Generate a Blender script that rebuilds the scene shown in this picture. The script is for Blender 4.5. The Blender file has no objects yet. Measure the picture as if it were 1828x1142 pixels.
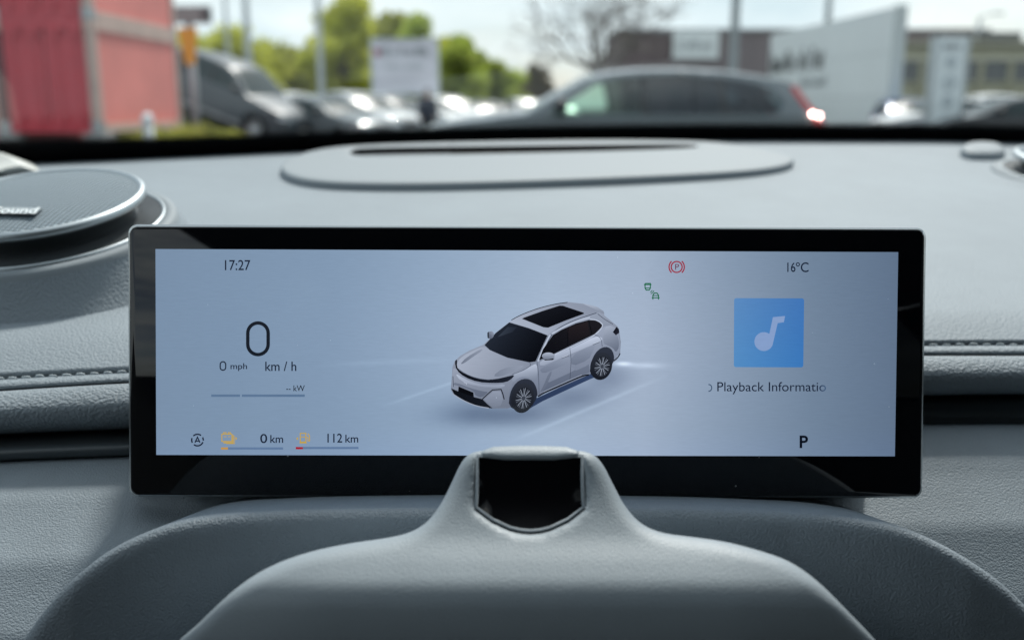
import bpy, bmesh, math, random
import numpy as np
from mathutils import Vector, Matrix
from mathutils.geometry import delaunay_2d_cdt

# ------------------------------------------------------------------ camera, sky, sun, exposure
SC = bpy.context.scene
COL = SC.collection
R = math.radians
FPX = 1700.0                                   # focal length in photo pixels
TILT = math.atan((571 - 192) / FPX)            # the horizon lies at row 192
CT, ST = math.cos(TILT), math.sin(TILT)
CAMZ = 1.2
cam = bpy.data.cameras.new('camera')
cam.sensor_width = 36
cam.lens = 36 * FPX / 1828
cam.clip_start = 0.02
cam.clip_end = 3000
cam.dof.use_dof = True
cam.dof.focus_distance = 0.326
cam.dof.aperture_fstop = 8.0
camo = bpy.data.objects.new('camera', cam)
camo.location = (0, 0, CAMZ)
camo.rotation_euler = (math.pi / 2 - TILT, 0, 0)
COL.objects.link(camo)
SC.camera = camo

SUN_AZ, SUN_EL = R(18), R(54)                  # to the right of straight ahead
sun = bpy.data.lights.new('sun', 'SUN')
sun.energy = 3.5
sun.angle = R(7.0)
sun.color = (1.0, 0.96, 0.9)
suno = bpy.data.objects.new('sun', sun)
sd = Vector((math.sin(SUN_AZ) * math.cos(SUN_EL), math.cos(SUN_AZ) * math.cos(SUN_EL), math.sin(SUN_EL)))
suno.rotation_euler = sd.to_track_quat('Z', 'Y').to_euler()
suno.location = (0, 0, 30)
COL.objects.link(suno)

W = bpy.data.worlds.new('World')
SC.world = W
W.use_nodes = True
nt = W.node_tree
for n in list(nt.nodes):
    nt.nodes.remove(n)
wo = nt.nodes.new('ShaderNodeOutputWorld')
bg = nt.nodes.new('ShaderNodeBackground')
sky = nt.nodes.new('ShaderNodeTexSky')
sky.sky_type = 'NISHITA'
sky.sun_disc = False
sky.sun_elevation = SUN_EL
sky.sun_rotation = SUN_AZ
sky.air_density = 1.0
sky.dust_density = 2.0
tc = nt.nodes.new('ShaderNodeTexCoord')
mp = nt.nodes.new('ShaderNodeMapping')
mp.inputs['Scale'].default_value = (1.0, 1.0, 3.2)
mp.inputs['Location'].default_value = (0.3, 0.1, 0.4)
nz = nt.nodes.new('ShaderNodeTexNoise')
nz.inputs['Scale'].default_value = 3.0
nz.inputs['Detail'].default_value = 6
nz.inputs['Roughness'].default_value = 0.55
cr = nt.nodes.new('ShaderNodeValToRGB')
cr.color_ramp.elements[0].position = 0.36
cr.color_ramp.elements[0].color = (0.25, 0.25, 0.25, 1)
cr.color_ramp.elements[1].position = 0.58
cr.color_ramp.elements[1].color = (1, 1, 1, 1)
nz2 = nt.nodes.new('ShaderNodeTexNoise')
nz2.inputs['Scale'].default_value = 5.0
nz2.inputs['Detail'].default_value = 4
cr2 = nt.nodes.new('ShaderNodeValToRGB')
cr2.color_ramp.elements[0].position = 0.35
cr2.color_ramp.elements[0].color = (5.3, 6.3, 6.7, 1)
cr2.color_ramp.elements[1].position = 0.65
cr2.color_ramp.elements[1].color = (7.6, 8.15, 8.25, 1)
mx = nt.nodes.new('ShaderNodeMix')
mx.data_type = 'RGBA'
L = nt.links.new
L(tc.outputs['Generated'], mp.inputs['Vector'])
L(mp.outputs['Vector'], nz.inputs['Vector'])
L(mp.outputs['Vector'], nz2.inputs['Vector'])
L(nz.outputs['Fac'], cr.inputs['Fac'])
L(nz2.outputs['Fac'], cr2.inputs['Fac'])
L(cr.outputs['Color'], mx.inputs['Factor'])
L(sky.outputs['Color'], mx.inputs['A'])
L(cr2.outputs['Color'], mx.inputs['B'])
L(mx.outputs['Result'], bg.inputs['Color'])
bg.inputs['Strength'].default_value = 0.118
L(bg.outputs['Background'], wo.inputs['Surface'])

SC.view_settings.view_transform = 'Standard'
SC.view_settings.look = 'None'
SC.view_settings.exposure = 0.36
SC.view_settings.gamma = 1
SC.render.engine = 'CYCLES'
SC.cycles.use_denoising = True
SC.cycles.max_bounces = 8
SC.cycles.transparent_max_bounces = 12
SC.cycles.caustics_reflective = False
SC.cycles.caustics_refractive = False

# ------------------------------------------------------------------ helpers
rnd = random.Random(7)


def P(px, py, Y):
    """world point on the sight line of photo pixel (px, py) at forward distance Y"""
    u, v = (px - 914) / FPX, (571 - py) / FPX
    dy = CT + v * ST
    k = Y / dy
    return Vector((u * k, Y, CAMZ + (-ST + v * CT) * k))


def lin(c):
    return tuple((x / 255 / 12.92 if x / 255 <= 0.04045 else ((x / 255 + 0.055) / 1.055) ** 2.4) for x in c)


def pch(xs, ys, x):
    """smooth monotone interpolation"""
    xs = list(xs); ys = list(ys); n = len(xs)
    d = [(ys[i + 1] - ys[i]) / (xs[i + 1] - xs[i]) for i in range(n - 1)]
    m = [d[0]] + [0 if d[i - 1] * d[i] <= 0 else 2 * d[i - 1] * d[i] / (d[i - 1] + d[i]) for i in range(1, n - 1)] + [d[-1]]
    if x <= xs[0]:
        return ys[0] + (x - xs[0]) * m[0]
    if x >= xs[-1]:
        return ys[-1] + (x - xs[-1]) * m[-1]
    i = max(k for k in range(n - 1) if xs[k] <= x)
    h = xs[i + 1] - xs[i]; t = (x - xs[i]) / h
    return ((1 + 2 * t) * (1 - t) ** 2 * ys[i] + t * (1 - t) ** 2 * h * m[i] + t * t * (3 - 2 * t) * ys[i + 1] + t * t * (t - 1) * h * m[i + 1])


def crom(pts, n):
    """Catmull-Rom through 3D points, n steps each"""
    out = []
    for i in range(len(pts) - 1):
        p0 = pts[max(i - 1, 0)]; p1 = pts[i]; p2 = pts[i + 1]; p3 = pts[min(i + 2, len(pts) - 1)]
        for k in range(n):
            t = k / n
            out.append(0.5 * ((2 * p1) + (p2 - p0) * t + (2 * p0 - 5 * p1 + 4 * p2 - p3) * t * t + (3 * p1 - p0 - 3 * p2 + p3) * t ** 3))
    out.append(pts[-1].copy())
    return out


MATS = {}


def mat(name, color, rough=0.5, metal=0.0, coat=0.0, spec=0.5, bump=None, vary=None, emit=None, estr=1.0, sheen=0.0, alpha=None):
    """bump=(kind, scale, distance[, strength]); vary=(scale, amount)"""
    if name in MATS:
        return MATS[name]
    m = bpy.data.materials.new(name)
    m.use_nodes = True
    t = m.node_tree
    b = t.nodes['Principled BSDF']
    b.inputs['Base Color'].default_value = (*color, 1)
    b.inputs['Roughness'].default_value = rough
    b.inputs['Metallic'].default_value = metal
    b.inputs['Specular IOR Level'].default_value = spec
    if coat:
        b.inputs['Coat Weight'].default_value = coat
        b.inputs['Coat Roughness'].default_value = 0.04
    if sheen:
        b.inputs['Sheen Weight'].default_value = sheen
    if emit:
        b.inputs['Emission Color'].default_value = (*emit, 1)
        b.inputs['Emission Strength'].default_value = estr
    if bump or vary:
        co = t.nodes.new('ShaderNodeTexCoord')
    if vary:
        n = t.nodes.new('ShaderNodeTexNoise')
        n.inputs['Scale'].default_value = vary[0]
        n.inputs['Detail'].default_value = 5
        n.inputs['Roughness'].default_value = 0.65
        r = t.nodes.new('ShaderNodeValToRGB')
        a = vary[1]
        r.color_ramp.elements[0].position = 0.3
        r.color_ramp.elements[1].position = 0.7
        r.color_ramp.elements[0].color = (*[c * (1 - a) for c in color], 1)
        r.color_ramp.elements[1].color = (*[min(1, c * (1 + a)) for c in color], 1)
        t.links.new(co.outputs['Object'], n.inputs['Vector'])
        t.links.new(n.outputs['Fac'], r.inputs['Fac'])
        t.links.new(r.outputs['Color'], b.inputs['Base Color'])
    if bump:
        kind, scale, dist = bump[:3]
        bn = t.nodes.new('ShaderNodeBump')
        bn.inputs['Strength'].default_value = bump[3] if len(bump) > 3 else 1.0
        bn.inputs['Distance'].default_value = dist
        if kind == 'leather':
            wn = t.nodes.new('ShaderNodeTexNoise')
            wn.inputs['Scale'].default_value = scale * 0.7
            wn.inputs['Detail'].default_value = 2
            vm = t.nodes.new('ShaderNodeMix'); vm.data_type = 'RGBA'; vm.blend_type = 'LINEAR_LIGHT'
            vm.inputs['Factor'].default_value = 0.6 / scale
            t.links.new(co.outputs['Object'], wn.inputs['Vector'])
            t.links.new(co.outputs['Object'], vm.inputs['A'])
            t.links.new(wn.outputs['Color'], vm.inputs['B'])
            v = t.nodes.new('ShaderNodeTexVoronoi')
            v.feature = 'SMOOTH_F1'
            v.inputs['Scale'].default_value = scale
            v.inputs['Smoothness'].default_value = 0.35
            t.links.new(vm.outputs['Result'], v.inputs['Vector'])
            iv = t.nodes.new('ShaderNodeMath'); iv.operation = 'MULTIPLY_ADD'
            iv.inputs[1].default_value = -1; iv.inputs[2].default_value = 1
            t.links.new(v.outputs['Distance'], iv.inputs[0])
            t.links.new(iv.outputs[0], bn.inputs['Height'])
        elif kind == 'weave':
            sx = t.nodes.new('ShaderNodeSeparateXYZ')
            t.links.new(co.outputs['Object'], sx.inputs[0])
            def sn(op, i, j):
                ad = t.nodes.new('ShaderNodeMath'); ad.operation = op
                t.links.new(sx.outputs[i], ad.inputs[0]); t.links.new(sx.outputs[j], ad.inputs[1])
                ml = t.nodes.new('ShaderNodeMath'); ml.operation = 'MULTIPLY'; ml.inputs[1].default_value = scale
                s_ = t.nodes.new('ShaderNodeMath'); s_.operation = 'SINE'
                t.links.new(ad.outputs[0], ml.inputs[0]); t.links.new(ml.outputs[0], s_.inputs[0])
                return s_
            a_, b_ = sn('ADD', 0, 1), sn('SUBTRACT', 0, 1)
            mu = t.nodes.new('ShaderNodeMath'); mu.operation = 'MULTIPLY'
            t.links.new(a_.outputs[0], mu.inputs[0]); t.links.new(b_.outputs[0], mu.inputs[1])
            t.links.new(mu.outputs[0], bn.inputs['Height'])
            rr = t.nodes.new('ShaderNodeValToRGB')
            rr.color_ramp.elements[0].color = (*[c * 0.35 for c in color], 1)
            rr.color_ramp.elements[1].color = (*[c * 1.5 for c in color], 1)
            ma = t.nodes.new('ShaderNodeMath'); ma.operation = 'MULTIPLY_ADD'; ma.inputs[1].default_value = 0.5; ma.inputs[2].default_value = 0.5
            t.links.new(mu.outputs[0], ma.inputs[0]); t.links.new(ma.outputs[0], rr.inputs['Fac'])
            t.links.new(rr.outputs['Color'], b.inputs['Base Color'])
        else:
            n = t.nodes.new('ShaderNodeTexNoise')
            n.inputs['Scale'].default_value = scale
            n.inputs['Detail'].default_value = 3
            t.links.new(co.outputs['Object'], n.inputs['Vector'])
            t.links.new(n.outputs['Fac'], bn.inputs['Height'])
        t.links.new(bn.outputs['Normal'], b.inputs['Normal'])
    MATS[name] = m
    return m


def pane_mat(name, tint, refl=1.0, through=1.0):
    """thin clear sheet: straight-through light plus fresnel reflection"""
    if name in MATS:
        return MATS[name]
    m = bpy.data.materials.new(name); m.use_nodes = True
    t = m.node_tree
    for n in list(t.nodes):
        t.nodes.remove(n)
    o = t.nodes.new('ShaderNodeOutputMaterial')
    tr = t.nodes.new('ShaderNodeBsdfTransparent'); tr.inputs['Color'].default_value = (*tint, 1)
    gl = t.nodes.new('ShaderNodeBsdfGlossy'); gl.inputs['Roughness'].default_value = 0.0
    lw = t.nodes.new('ShaderNodeLayerWeight'); lw.inputs['Blend'].default_value = .5
    pw = t.nodes.new('ShaderNodeMath'); pw.operation = 'POWER'; pw.inputs[1].default_value = 5
    ml = t.nodes.new('ShaderNodeMath'); ml.operation = 'MULTIPLY_ADD'; ml.inputs[1].default_value = .9 * refl; ml.inputs[2].default_value = .06 * refl
    ms = t.nodes.new('ShaderNodeMixShader')
    t.links.new(lw.outputs['Facing'], pw.inputs[0]); t.links.new(pw.outputs[0], ml.inputs[0]); t.links.new(ml.outputs[0], ms.inputs['Fac'])
    t.links.new(tr.outputs[0], ms.inputs[1]); t.links.new(gl.outputs[0], ms.inputs[2])
    t.links.new(ms.outputs[0], o.inputs['Surface'])
    MATS[name] = m
    return m


def mesh_obj(name, verts, faces, m, parent=None, smooth=False, fmats=None, mats=None):
    me = bpy.data.meshes.new(name)
    me.from_pydata([tuple(v) for v in verts], [], faces)
    for x in (mats or [m]):
        me.materials.append(x)
    if fmats:
        me.polygons.foreach_set('material_index', fmats)
    if smooth:
        me.polygons.foreach_set('use_smooth', [True] * len(me.polygons))
    me.update()
    o = bpy.data.objects.new(name, me)
    COL.objects.link(o)
    if parent is not None:
        o.parent = parent
    return o


def fix_normals(o):
    bm = bmesh.new(); bm.from_mesh(o.data)
    bmesh.ops.recalc_face_normals(bm, faces=bm.faces)
    bm.to_mesh(o.data); bm.free()
    return o


def sharp(o, ang=35):
    """smooth shading that keeps edges sharper than ang"""
    bm = bmesh.new(); bm.from_mesh(o.data)
    for f in bm.faces:
        f.smooth = True
    for e in bm.edges:
        e.smooth = not (len(e.link_faces) == 2 and e.calc_face_angle(0) > R(ang))
    bm.to_mesh(o.data); bm.free()
    return o


def tag(o, label=None, cat=None, group=None, kind=None):
    if label: o['label'] = label
    if cat: o['category'] = cat
    if group: o['group'] = group
    if kind: o['kind'] = kind
    return o


def empty(name, loc=(0, 0, 0), rot=(0, 0, 0)):
    o = bpy.data.objects.new(name, None)
    o.location = loc; o.rotation_euler = rot
    o.empty_display_size = 0.2
    COL.objects.link(o)
    return o


def copy_tree(o, parent=None):
    c = o.copy(); COL.objects.link(c)
    if parent is not None:
        c.parent = parent
    for ch in [x for x in o.children]:
        copy_tree(ch, c)
    return c


class MB:
    def __init__(s):
        s.v = []; s.f = []

    def add(s, vs, fs):
        k = len(s.v)
        s.v += [Vector(v) for v in vs]
        s.f += [tuple(i + k for i in f) for f in fs]
        return s

    def box(s, c, d, rz=0.0, bev=0.0):
        c = Vector(c); hx, hy, hz = d[0] / 2, d[1] / 2, d[2] / 2
        ca, sa = math.cos(rz), math.sin(rz)
        b = min(bev, hx * .9, hy * .9)
        if b > 0:
            ring = [(-hx + b, -hy), (hx - b, -hy), (hx, -hy + b), (hx, hy - b), (hx - b, hy), (-hx + b, hy), (-hx, hy - b), (-hx, -hy + b)]
        else:
            ring = [(-hx, -hy), (hx, -hy), (hx, hy), (-hx, hy)]
        n = len(ring)
        vs = [c + Vector((x * ca - y * sa, x * sa + y * ca, z)) for z in (-hz, hz) for x, y in ring]
        fs = [(i, (i + 1) % n, n + (i + 1) % n, n + i) for i in range(n)] + [tuple(range(n))[::-1], tuple(range(n, 2 * n))]
        return s.add(vs, fs)

    def tube(s, pts, rad, n=8, cap=True):
        pts = [Vector(p) for p in pts]
        if not hasattr(rad, '__len__'):
            rad = [rad] * len(pts)
        rings = []
        up = Vector((0.31, 0.17, 0.93)).normalized()
        for i, p in enumerate(pts):
            d = (pts[min(i + 1, len(pts) - 1)] - pts[max(i - 1, 0)]).normalized()
            a = d.cross(up)
            if a.length < 1e-3:
                a = d.cross(Vector((1, 0, 0)))
            a.normalize(); b = d.cross(a)
            rings += [p + (a * math.cos(2 * math.pi * k / n) + b * math.sin(2 * math.pi * k / n)) * rad[i] for k in range(n)]
        fs = [(i * n + k, i * n + (k + 1) % n, (i + 1) * n + (k + 1) % n, (i + 1) * n + k) for i in range(len(pts) - 1) for k in range(n)]
        if cap:
            fs += [tuple(range(n))[::-1], tuple(range((len(pts) - 1) * n, len(pts) * n))]
        return s.add(rings, fs)

    def lathe(s, prof, n=48, M=None, close=False):
        """prof: list of (radius, height); axis local z"""
        vs = [Vector((r * math.cos(2 * math.pi * k / n), r * math.sin(2 * math.pi * k / n), h)) for r, h in prof for k in range(n)]
        if M is not None:
            vs = [M @ v for v in vs]
        m = len(prof)
        fs = [(i * n + k, i * n + (k + 1) % n, ((i + 1) % m) * n + (k + 1) % n, ((i + 1) % m) * n + k) for i in range(m if close else m - 1) for k in range(n)]
        return s.add(vs, fs)

    def build(s, name, m, parent=None, smooth=False, ang=None):
        o = mesh_obj(name, s.v, s.f, m, parent, smooth)
        fix_normals(o)
        if ang:
            sharp(o, ang)
        return o


def grid_obj(name, rows, m, parent=None, smooth=True, flip=False):
    nr, nc = len(rows), len(rows[0])
    vs = [p for r in rows for p in r]
    fs = []
    for i in range(nr - 1):
        for j in range(nc - 1):
            q = (i * nc + j, i * nc + j + 1, (i + 1) * nc + j + 1, (i + 1) * nc + j)
            fs.append(q[::-1] if flip else q)
    return mesh_obj(name, vs, fs, m, parent, smooth)


def chaikin(pts, it=2, closed=True):
    for _ in range(it):
        q = []
        n = len(pts)
        rng = range(n) if closed else range(n - 1)
        if not closed:
            q.append(pts[0])
        for i in rng:
            a, b = pts[i], pts[(i + 1) % n]
            q.append((a[0] * .75 + b[0] * .25, a[1] * .75 + b[1] * .25))
            q.append((a[0] * .25 + b[0] * .75, a[1] * .25 + b[1] * .75))
        if not closed:
            q.append(pts[-1])
        pts = q
    return pts


def resample(pts, step):
    out = []
    n = len(pts)
    for i in range(n):
        a, b = pts[i], pts[(i + 1) % n]
        d = math.dist(a, b)
        k = max(1, int(round(d / step)))
        out += [(a[0] + (b[0] - a[0]) * j / k, a[1] + (b[1] - a[1]) * j / k) for j in range(k)]
    return out


def inside(poly, q):
    """vectorised point in polygon; q: Nx2"""
    poly = np.asarray(poly, float); q = np.asarray(q, float)
    r = np.zeros(len(q), bool)
    x, y = q[:, 0], q[:, 1]
    n = len(poly)
    for i in range(n):
        x1, y1 = poly[i]; x2, y2 = poly[(i + 1) % n]
        if y1 == y2:
            continue
        c = (y1 > y) != (y2 > y)
        r ^= c & (x < (x2 - x1) * (y - y1) / (y2 - y1) + x1)
    return r


def dist_to(poly, q):
    poly = np.asarray(poly, float); q = np.asarray(q, float)
    best = np.full(len(q), 1e9)
    n = len(poly)
    for i in range(n):
        a = poly[i]; b = poly[(i + 1) % n]
        ab = b - a
        l2 = (ab ** 2).sum()
        if l2 < 1e-12:
            continue
        t = np.clip(((q - a) @ ab) / l2, 0, 1)
        best = np.minimum(best, ((q - a - t[:, None] * ab) ** 2).sum(1))
    return np.sqrt(best)


def tri2d(outline, holes, step, rings=()):
    """triangulated polygon with interior points; returns points, triangles, boundary loops"""
    loops = [resample(outline, step)] + [resample(h, step) for h in holes]
    pts = []; edges = []; li = []
    for lp in loops:
        k = len(pts)
        pts += lp
        edges += [(k + i, k + (i + 1) % len(lp)) for i in range(len(lp))]
        li.append(list(range(k, k + len(lp))))
    o = np.array(loops[0])
    x0, y0 = o.min(0); x1, y1 = o.max(0)
    gx, gy = np.meshgrid(np.arange(x0 + step * .37, x1, step), np.arange(y0 + step * .41, y1, step))
    gx = gx + (np.arange(gx.shape[0]) % 2)[:, None] * step * .5
    g = np.stack([gx.ravel(), gy.ravel()], 1)
    ok = inside(loops[0], g)
    for h in loops[1:]:
        ok &= ~inside(h, g)
    g = g[ok]
    d = dist_to(loops[0], g)
    ok = d > max([step * .45] + [k + step * .4 for k in rings])
    for h in loops[1:]:
        ok &= dist_to(h, g) > step * .45
    g = g[ok]
    if rings:
        lp = np.array(loops[0])
        e = np.roll(lp, -1, 0) - np.roll(lp, 1, 0)
        e /= np.linalg.norm(e, axis=1)[:, None] + 1e-12
        nr = np.stack([-e[:, 1], e[:, 0]], 1)
        if inside(loops[0], lp + nr * rings[0]).mean() < .5:
            nr = -nr
        for k in rings:
            q = lp + nr * k
            ok = inside(loops[0], q) & (dist_to(loops[0], q) > k * .93)
            for h in loops[1:]:
                ok &= ~inside(h, q) & (dist_to(h, q) > step * .4)
            g = np.concatenate([g, q[ok]])
    allp = [Vector(p) for p in pts] + [Vector(p) for p in g]
    v, e, f, ov, oe, of = delaunay_2d_cdt(allp, edges, [], 0, 1e-6)
    vv = np.array([(p.x, p.y) for p in v])
    ff = np.array([t for t in f if len(t) == 3])
    c = vv[ff].mean(1)
    k = inside(loops[0], c)
    for h in loops[1:]:
        k &= ~inside(h, c)
    ff = ff[k]
    remap = {}
    for i, src in enumerate(ov):
        for s_ in src:
            remap[s_] = i
    li = [[remap[i] for i in l] for l in li]
    dd = dist_to(loops[0], vv)
    return vv, ff, li, dd, [dist_to(h, vv) for h in loops[1:]]


def puffy(name, outline, surf, m, parent=None, holes=(), step=8, r=0.006, rpx=None, odir=(0, 1, 0), skirt=0.03, hole_r=0.0, scale=0.00015, hole_skirt=True):
    """a plate on the surface surf(px,py), its rim rounded off by r along odir and a skirt behind"""
    vv, ff, li, dd, hd = tri2d(outline, list(holes), step, [r / scale * k for k in (.06, .17, .33, .55, .8, 1.05)])
    od = Vector(odir)
    dm = dd * scale
    o = np.where(dm < r, r - np.sqrt(np.maximum(r * r - (r - np.minimum(dm, r)) ** 2, 0)), 0)
    for h in hd:
        if hole_r > 0:
            hm = h * scale
            o = np.maximum(o, np.where(hm < hole_r, hole_r - np.sqrt(np.maximum(hole_r ** 2 - (hole_r - np.minimum(hm, hole_r)) ** 2, 0)), 0))
    vs = [surf(x, y) + od * k for (x, y), k in zip(vv, o)]
    fs = [tuple(int(i) for i in t) for t in ff]
    if skirt > 0:
        for lp in (li if hole_skirt else li[:1]):
            k = len(vs)
            n = len(lp)
            vs += [vs[i] + od * skirt for i in lp]
            fs += [(lp[i], lp[(i + 1) % n], k + (i + 1) % n, k + i) for i in range(n)]
    ob = mesh_obj(name, vs, fs, m, parent, True)
    fix_normals(ob)
    sharp(ob, 60)
    return ob



# ------------------------------------------------------------------ the place outside
M_asphalt = mat('asphalt', (0.055, 0.056, 0.058), 0.9, vary=(0.8, 0.25), bump=('noise', 60, 0.01))
M_grass = mat('grass', (0.06, 0.075, 0.03), 0.95, vary=(3, 0.45), bump=('noise', 30, 0.05))
tag(grid_obj('ground', [[Vector((x, y, -0.004 * 0)) for x in (-900, -60, 0, 60, 900)] for y in (-200, 0, 60, 300, 1500)], M_asphalt, smooth=False), kind='structure')


def V3(px, py, d):
    return P(px, py, d)


def X(px, d):
    """sideways position of a column of the photo near the horizon at distance d"""
    return P(px, 192, d).x


# ---- stacked shipping containers
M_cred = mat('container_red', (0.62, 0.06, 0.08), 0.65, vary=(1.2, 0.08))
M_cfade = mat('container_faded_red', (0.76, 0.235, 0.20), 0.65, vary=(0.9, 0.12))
M_cream = mat('container_pale_edge', (0.55, 0.40, 0.34), 0.6, vary=(2, 0.15))
M_cpink = mat('container_pink', (0.62, 0.26, 0.27), 0.6, vary=(1.5, 0.15))
M_dkred = mat('container_dark_edge', (0.12, 0.03, 0.035), 0.6)
M_galv = mat('galvanised', (0.45, 0.46, 0.46), 0.45, 0.6, vary=(3, 0.2))


def container(loc, front, side, label, wl=2.44, ln=6.06, h=2.62, doors=True):
    t = empty('shipping_container', loc)
    tag(t, label, 'container', 'red shipping containers')
    # origin: near right bottom corner; extends to -x (width) and +y (length)
    def corr(n, L_, dep, vert, place):
        vs, fs = [], []
        pts = []
        for i in range(n):
            a = L_ * i / n; w = L_ / n
            pts += [(a, 0), (a + w * .35, 0), (a + w * .5, dep), (a + w * .85, dep)]
        pts.append((L_, 0))
        for (a, d) in pts:
            vs += [place(a, d, 0.12), place(a, d, h - 0.1)]
        fs = [(2 * i, 2 * i + 2, 2 * i + 3, 2 * i + 1) for i in range(len(pts) - 1)]
        return vs, fs
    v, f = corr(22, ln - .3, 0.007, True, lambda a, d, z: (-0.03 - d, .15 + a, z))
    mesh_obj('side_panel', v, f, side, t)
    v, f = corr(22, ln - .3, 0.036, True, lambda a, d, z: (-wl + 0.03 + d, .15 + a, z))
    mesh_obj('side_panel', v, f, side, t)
    for k in range(2):
        x0 = -wl + .15 + k * (wl - .3) / 2
        v, f = corr(5, (wl - .3) / 2 - .02, 0.0015, True, lambda a, d, z: (x0 + a + .01, 0.05 + d, z))
        dr = mesh_obj('door', v, f, front, t)
        for q in (.3, .78):
            b = MB()
            xx = x0 + q * (wl - .3) / 2
            b.tube([(xx, 0.015, .1), (xx, 0.015, h - .1)], 0.009, 6)
            b.box((xx, 0.0, .2), (.1, .04, .16)); b.box((xx, 0.0, h - .2), (.1, .04, .16))
            b.build('lock_rod', front, dr)
    MB().box((-wl / 2, ln / 2, h - .06), (wl - .1, ln - .1, .06)).build('roof', side, t)
    MB().box((-wl / 2, ln - .05, h / 2), (wl - .3, .05, h - .2)).build('rear_panel', front, t)
    for sx, sy in ((0, 0), (1, 0), (0, 1), (1, 1)):
        x = -.08 - sx * (wl - .16); y = .08 + sy * (ln - .16)
        MB().box((x, y, h / 2), (.16, .16, h - .36), bev=.02).build('corner_post', M_cream if (sx, sy) == (0, 0) else M_dkred if sy == 0 else M_cream, t)
        for zz in (.09, h - .09):
            MB().box((x, y, zz), (.178, .178, .18), bev=.02).build('corner_casting', M_galv if zz < 1 else M_cream, t)
    for zz in (.07, h - .07):
        for x in (-.05, -wl + .05):
            MB().box((x, ln / 2, zz), (.12, ln - .36, .14)).build('side_rail', M_cream, t)
        MB().box((-wl / 2, .06, zz), (wl - .36, .1, .14)).build('end_rail', front, t)
    return t


cd_ = 15.9
cx = X(178, cd_)
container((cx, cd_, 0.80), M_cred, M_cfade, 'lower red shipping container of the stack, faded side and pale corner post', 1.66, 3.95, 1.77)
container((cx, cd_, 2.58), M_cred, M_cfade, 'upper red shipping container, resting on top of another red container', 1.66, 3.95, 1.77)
container((cx - 1.82, cd_ + .5, 0.0), M_cpink, M_cpink, 'faded pink shipping container beside the red container stack', 1.66, 3.95, 2.3)
for sx in (0, 1):
    for sy in (0, 1):
        b = MB().box((cx - .12 - sx * 1.42, cd_ + .12 + sy * 3.71, .4), (.34, .34, .8), bev=.03).build('support_block', mat('concrete', (.35, .35, .34), .85, vary=(5, .2)))
        tag(b, 'concrete block carrying a corner of the lower red container', 'block', 'concrete blocks under the red containers')

# ---- cars
M_tyre = mat('tyre', (0.018, 0.018, 0.019), 0.85)
M_rim = mat('alloy_rim', (0.45, 0.46, 0.47), 0.3, 0.9)
M_cglass = mat('car_glass', (0.035, 0.05, 0.05), 0.22, spec=0.18)
M_trim = mat('black_trim', (0.015, 0.015, 0.016), 0.45)
M_lamp = mat('headlamp_glass', (0.75, 0.78, 0.8), 0.08, 0.85, coat=1.0)
M_red = mat('tail_lamp_red', (0.55, 0.015, 0.012), 0.15, coat=0.8)


def paint(name, c, r=0.25):
    return mat(name, c, r, 0.05, coat=0.2)


P_grey = paint('paint_graphite', (0.17, 0.195, 0.205))
P_dark = mat('paint_dark_grey', (0.085, 0.10, 0.11), 0.34)
P_white = mat('paint_white', (0.66, 0.68, 0.68), 0.6, spec=.2)
P_silver = paint('paint_silver', (0.42, 0.45, 0.46), .55)
P_blue = paint('paint_blue', (0.03, 0.1, 0.32))
P_black = paint('paint_black', (0.02, 0.022, 0.025))
P_redp = paint('paint_red', (0.4, 0.03, 0.03))

SUV = dict(L=4.62, w=0.93,
           top=[(0.20, .24), (0.05, .36), (0.0, .52), (.01, .70), (.06, .83), (.22, .93), (.55, .99), (.95, 1.045), (1.28, 1.09), (1.62, 1.33), (1.95, 1.535), (2.15, 1.605), (2.5, 1.645), (3.0, 1.655), (3.5, 1.625), (3.95, 1.56), (4.2, 1.50), (4.36, 1.30), (4.5, 1.06), (4.58, .98), (4.615, .85), (4.62, .6), (4.58, .40), (4.45, .25)],
           ws=(8, 10), rw=(16, 18), wh=(0.88, 3.72), rw_=0.36,
           win=[[(1.52, 1.10), (2.02, 1.475), (2.22, 1.55), (2.50, 1.585), (2.53, 1.10)], [(2.62, 1.10), (2.59, 1.59), (3.0, 1.60), (3.36, 1.575), (3.42, 1.11)], [(3.50, 1.11), (3.44, 1.565), (3.80, 1.50), (4.0, 1.43), (4.10, 1.30), (4.06, 1.18), (3.9, 1.12)]])
HATCH = dict(L=4.2, w=0.88,
             top=[(0.20, .22), (0.05, .34), (0.0, .48), (.01, .62), (.07, .74), (.25, .83), (.6, .91), (.95, .97), (1.15, 1.0), (1.55, 1.22), (1.95, 1.39), (2.15, 1.43), (2.5, 1.46), (2.9, 1.46), (3.3, 1.43), (3.7, 1.36), (3.85, 1.31), (4.0, 1.12), (4.1, .96), (4.16, .88), (4.2, .75), (4.2, .5), (4.16, .36), (4.05, .22)],
             ws=(8, 10), rw=(16, 18), wh=(0.82, 3.42), rw_=0.33,
             win=[[(1.45, 1.0), (1.98, 1.33), (2.2, 1.38), (2.42, 1.4), (2.46, 1.0)], [(2.54, 1.0), (2.5, 1.4), (2.9, 1.4), (3.2, 1.37), (3.3, 1.02)], [(3.38, 1.03), (3.28, 1.36), (3.55, 1.31), (3.7, 1.2), (3.68, 1.1)]])


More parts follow.
